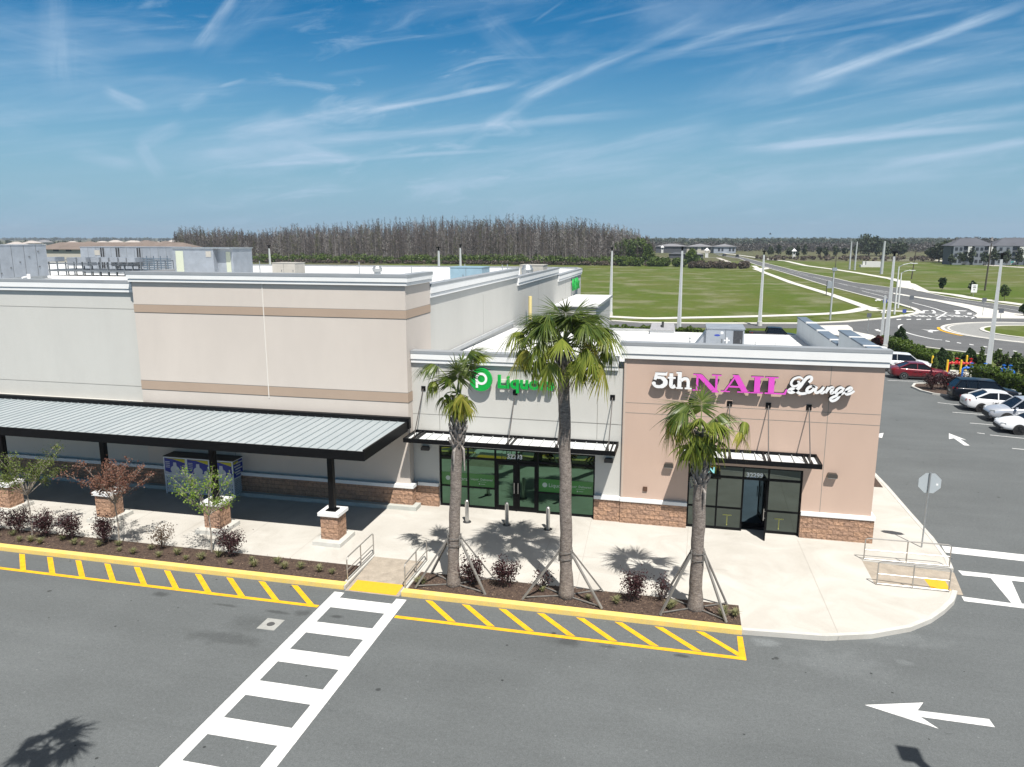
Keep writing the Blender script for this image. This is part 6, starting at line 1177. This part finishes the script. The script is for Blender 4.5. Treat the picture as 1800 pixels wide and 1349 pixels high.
mass('far_woodland', 'pine woods on the horizon', 1100, 1850, 1900, 13.5, 15000, FG, 3.6, 600, .3, clump=300); mass('far_woodland', 'woods on the horizon at the left', -60, 520, 2300, 13.6, 9000, FG, 6, 900, .35, clump=260); mass('far_woodland', 'tree belt among the far houses', -60, 330, 820, 8.5, 9000, FG, 2.0, 300, .6, clump=70)
mass('far_woodland', 'wooded rise behind the apartments', 1670, 1860, 820, lambda u: 11+3*math.sin(u*7), 6000, FGR, 2.4, 120, .3, clump=110); mass('far_scrub', 'scrub fence line across the meadow', 1330, 1660, 440, 2.2, 5000, UB, .9, 60, .6, clump=140)
# far buildings
WCREAM = mat('far_cream', (.50, .47, .40), .9); RBRN = mat('far_roof_brown', (.17, .135, .115), .9, .15, .2); RGRY = mat('far_roof_grey', (.20, .20, .21), .9, .1, .2); WWH = mat('far_white', (.60, .60, .58), .9); WGR = mat('far_grey_wall', (.11, .125, .15), .9); WDK = mat('far_dark', (.07, .075, .085), .9); WIN = mat('far_window', (.03, .035, .045), .2)
def house(x0, x1, y0, y1, ze, zr, wall, roof, lb, cat='house', group=None, wins=(), name='house'):
    t = empty(name, ((x0+x1)/2, y0, 0), label=lb, cat=cat, group=group); m = MB(); m.box(x0, y0, -.1, x1, y1, ze); pw(t, 'wall', m, wall); o = min(1.0, (x1-x0)*.06); hip = min((y1-y0)/2, (x1-x0)/2-.1)+o; ym = (y0+y1)/2
    m = MB(); m.add([(x0-o, y0-o, ze), (x1+o, y0-o, ze), (x1+o, y1+o, ze), (x0-o, y1+o, ze), (x0-o+hip, ym, zr), (x1+o-hip, ym, zr)], [(0, 1, 5, 4), (1, 2, 5), (2, 3, 4, 5), (3, 0, 4), (0, 3, 2, 1)]); pw(t, 'roof', m, roof)
    for (a, b, c, d) in wins: m = MB(); m.box(a, y0-.06, b, c, y0-.001, d); pw(t, 'window', m, WIN)
    return t
Y = 300; X = lambda px: FY(px, 445, Y)[0]; x0, x1 = X(60), X(330)
house(x0, x1, Y, Y+16, hz(Y*1.04, 441), hz(Y*1.06, 427), WCREAM, RBRN, 'long cream building with a brown roof behind the store', 'building', wins=[(X(p), 6.0, X(p)+1.6, 7.2) for p in (94, 99, 116, 121)], name='apartment_building')
hs = [(20, 640, 'wht'), (48, 700, 'w'), (70, 760, 'g'), (150, 720, 'b'), (172, 640, 'w'), (196, 690, 'w'), (214, 640, 'b'), (232, 720, 'w'), (250, 660, 'b'), (268, 700, 'w'), (284, 650, 'b'), (298, 690, 'w'), (300, 610, 'b'), (262, 600, 'b'), (225, 600, 'w'), (120, 760, 'w')]
for i, (px_, D0, c) in enumerate(hs):
    d = ray(px_, HOR); t = D0/d.y; x, y = d.x*t, d.y*t; house(x-8, x+8, y, y+11, 5.6+(i % 3)*.6, 8.2+(i % 3)*.8, WWH if i % 2 else WCREAM, RBRN if c == 'b' else (RGRY if c == 'g' else mat('far_roof_pale', (.42, .38, .35), .9)), 'small far house with a low roof beyond the cream building', 'house', 'far houses at the left')
Y = 640; X = lambda px: FY(px, 435, Y)[0]; q = lambda y: FY(1220, y, Y)[1]
house(X(1153), X(1207), Y, Y+20, q(433.5), q(429), WDK, RGRY, 'long dark fronted building left of the far complex', 'building', name='community_building')
house(X(1207.5), X(1254), Y+8, Y+30, q(434), q(429), WCREAM, RGRY, 'cream building in the middle of the far complex', 'building', wins=[(X(p), 2, X(p)+2, 4.4) for p in (1212, 1217, 1222, 1233, 1238, 1246)], name='community_building')
house(X(1254.5), X(1293), Y-5, Y+18, q(433.6), q(429.2), mat('far_blue_grey', (.30, .33, .38), .9), RGRY, 'blue grey building at the right of the far complex', 'building', wins=[(X(p), 1.5, X(p)+1.5, 4) for p in (1262, 1268, 1281, 1287)], name='community_building')
Y = 470; X = lambda px: FY(px, 440, Y)[0]
house(X(1176), X(1205), Y, Y+8, 2.6, 3.6, WDK, WDK, 'low dark gatehouse wing left of the pavilion', 'building', name='gatehouse'); house(X(1206), X(1236), Y-6, Y+4, 2.6, 3.8, WDK, RGRY, 'low dark gatehouse wing right of the pavilion', 'building', name='gatehouse')
def pavilion(px_, pb, pt, w, lb):
    x, y = G(px_, pb); h = FY(px_, pt, y)[1]; t = empty('roofed_tower', (x, y, 0), label=lb, cat='tower'); m = MB(); m.box(-w*.28, -w*.28, 0, w*.28, w*.28, h*.42); m.build('base', WWH, t); m = MB(); [m.box(a*w*.25-.15, b*w*.25-.15, h*.42, a*w*.25+.15, b*w*.25+.15, h*.72) for a in (-1, 1) for b in (-1, 1)]; m.build('column', WWH, t)
    m = MB(); s = w/2; m.add([(-s, -s, h*.72), (s, -s, h*.72), (s, s, h*.72), (-s, s, h*.72), (-s*.15, -s*.15, h*.93), (s*.15, -s*.15, h*.93), (s*.15, s*.15, h*.93), (-s*.15, s*.15, h*.93), (0, 0, h)], [(3, 2, 1, 0), (0, 1, 5, 4), (1, 2, 6, 5), (2, 3, 7, 6), (3, 0, 4, 7), (4, 5, 8), (5, 6, 8), (6, 7, 8), (7, 4, 8)]); m.build('roof', mat('white_roof', (.75, .75, .75), .6), t)
pavilion(1242, 453, 435.5, 3.4, 'white roofed gate tower in the middle distance'); pavilion(1164, 445, 431.5, 3.0, 'white roofed tower left of the tall white light pole'); pavilion(1395, 455.5, 436.5, 2.8, 'white roofed tower right of the road')
Y = 350; X = lambda px: FY(px, 450, Y)[0]; m = MB(); m.box(X(1524), Y, -.1, X(1549.5), Y+3, 2.3); t = empty('site_trailer', (X(1535), Y, 0), label='long white trailer building beyond the meadow', cat='building'); pw(t, 'wall', m, WWH); m = MB(); m.box(X(1514), Y-1, -.1, X(1523.5), Y+2, .9); m.box(X(1518), Y, .9, X(1522), Y+1.5, 2.4); pw(t, 'annex', m, WWH)
g = MB(); strip(g, GP([(1340, 454.2), (1500, 453.6), (1620, 453), (1700, 456)]), 3, -.03); strip(g, GP([(1560, 457.5), (1640, 457), (1690, 462), (1760, 468), (1900, 476)]), 6.5, -.028); strip(g, GP([(1150, 452.8), (1262, 453)]), 4, -.03); strip(g, GP([(1262, 453.5), (1282, 461)]), 2.5, -.03); tag(g.build('far_path', mat('sand_path', (.48, .45, .40), .95, .1, .1)), kind='structure')
# apartments
Y = 388.; X = lambda px: FY(px, 440, Y)[0]
WSL = mat('slate_roof', (.085, .09, .105), .9, .1, .3)
def apart(pa, pb, lb, zr):
    x0, x1 = X(pa), X(pb); ze = hz(Y*1.1, 429.5); t = house(x0, x1, Y, Y+11, ze, zr, WGR, WSL, lb, 'apartment building', name='apartment_block'); n = max(2, int((x1-x0)/11)); w = (x1-x0)/n; bay = mat('far_bay', (.17, .19, .22), .9)
    for k in range(n):
        a = x0+k*w; m = MB(); m.box(a+.6, Y-1.3, 0, a+w*.55, Y-.001, ze-.2); pw(t, 'bay', m, bay); m = MB(); m.box(a+w*.78, Y-1.0, ze*.40, a+w*.97, Y-.001, ze-.3); pw(t, 'stair_panel', m, WWH)
        for f in range(3):
            zb = .9+f*ze/3.1
            for u in (.14, .36): m = MB(); m.box(a+w*u, Y-1.36, zb, a+w*u+1.2, Y-1.302, zb+1.5); pw(t, 'window', m, WIN)
            m = MB(); m.box(a+w*.6, Y-.9, zb-.5, a+w*.78, Y-.1, zb-.35); m.box(a+w*.6, Y-.9, zb-.35, a+w*.78, Y-.86, zb+.4); pw(t, 'balcony', m, WDK)
apart(1672, 1745, 'left block of grey three storey apartments', hz(Y*1.12, 418.6)); apart(1747, 1860, 'right block of grey three storey apartments', hz(Y*1.12, 418.2))
for k, px_ in enumerate((1676, 1695, 1710, 1735, 1752, 1768, 1775, 1795)):
    d = ray(px_, HOR); t = 372/d.y; bushy(d.x*t, d.y*t, 2.4, 5.5+(k*37 % 5)*.7, 300, FG, 'dark tree standing before the apartments', 'tree', 'street_tree', 'trees in front of the apartments', size=.9, trunk=1.)
x, y = G(1779, 466.5); t = empty('white_kiosk', (x, y, 0), label='small white and teal sign kiosk before the apartments', cat='kiosk'); m = MB(); m.box(-1.2, 0, 0, 1.2, 1, 2.2); m.build('wall', WWH, t); m = MB(); m.box(-1.0, -.02, .8, .6, -.001, 1.8); m.build('panel', mat('teal', (.05, .3, .28)), t)
# a bird over the horizon
x, z_ = FY(1354, 412, 90); m = MB(); m.tube([(-.14, 0, 0), (0, 0, .02), (.16, 0, 0)], [.01, .05, .01], 6); m.add([(-.04, 0, 0), (.05, 0, 0), (.0, .32, .14), (-.06, .3, .12)], [(0, 1, 2, 3)]); m.add([(-.04, 0, 0), (.05, 0, 0), (.0, -.32, .14), (-.06, -.3, .12)], [(0, 1, 2, 3)]); tag(m.build('bird', BLKT, loc=(x, 90, z_)), 'tiny dark bird flying above the horizon', 'bird')
# haze
m = MB(); m.box(-3200, -250, -1.1, 3200, 3300, 60); hm = bpy.data.materials.new('haze'); hm.use_nodes = True; tt = hm.node_tree; tt.nodes.clear(); v = tt.nodes.new('ShaderNodeVolumePrincipled'); v.inputs['Density'].default_value = .00016; v.inputs['Color'].default_value = (.80, .88, 1, 1); v.inputs['Anisotropy'].default_value = .2; oo = tt.nodes.new('ShaderNodeOutputMaterial'); tt.links.new(v.outputs[0], oo.inputs['Volume'])
tag(m.build('haze', hm), kind='stuff')
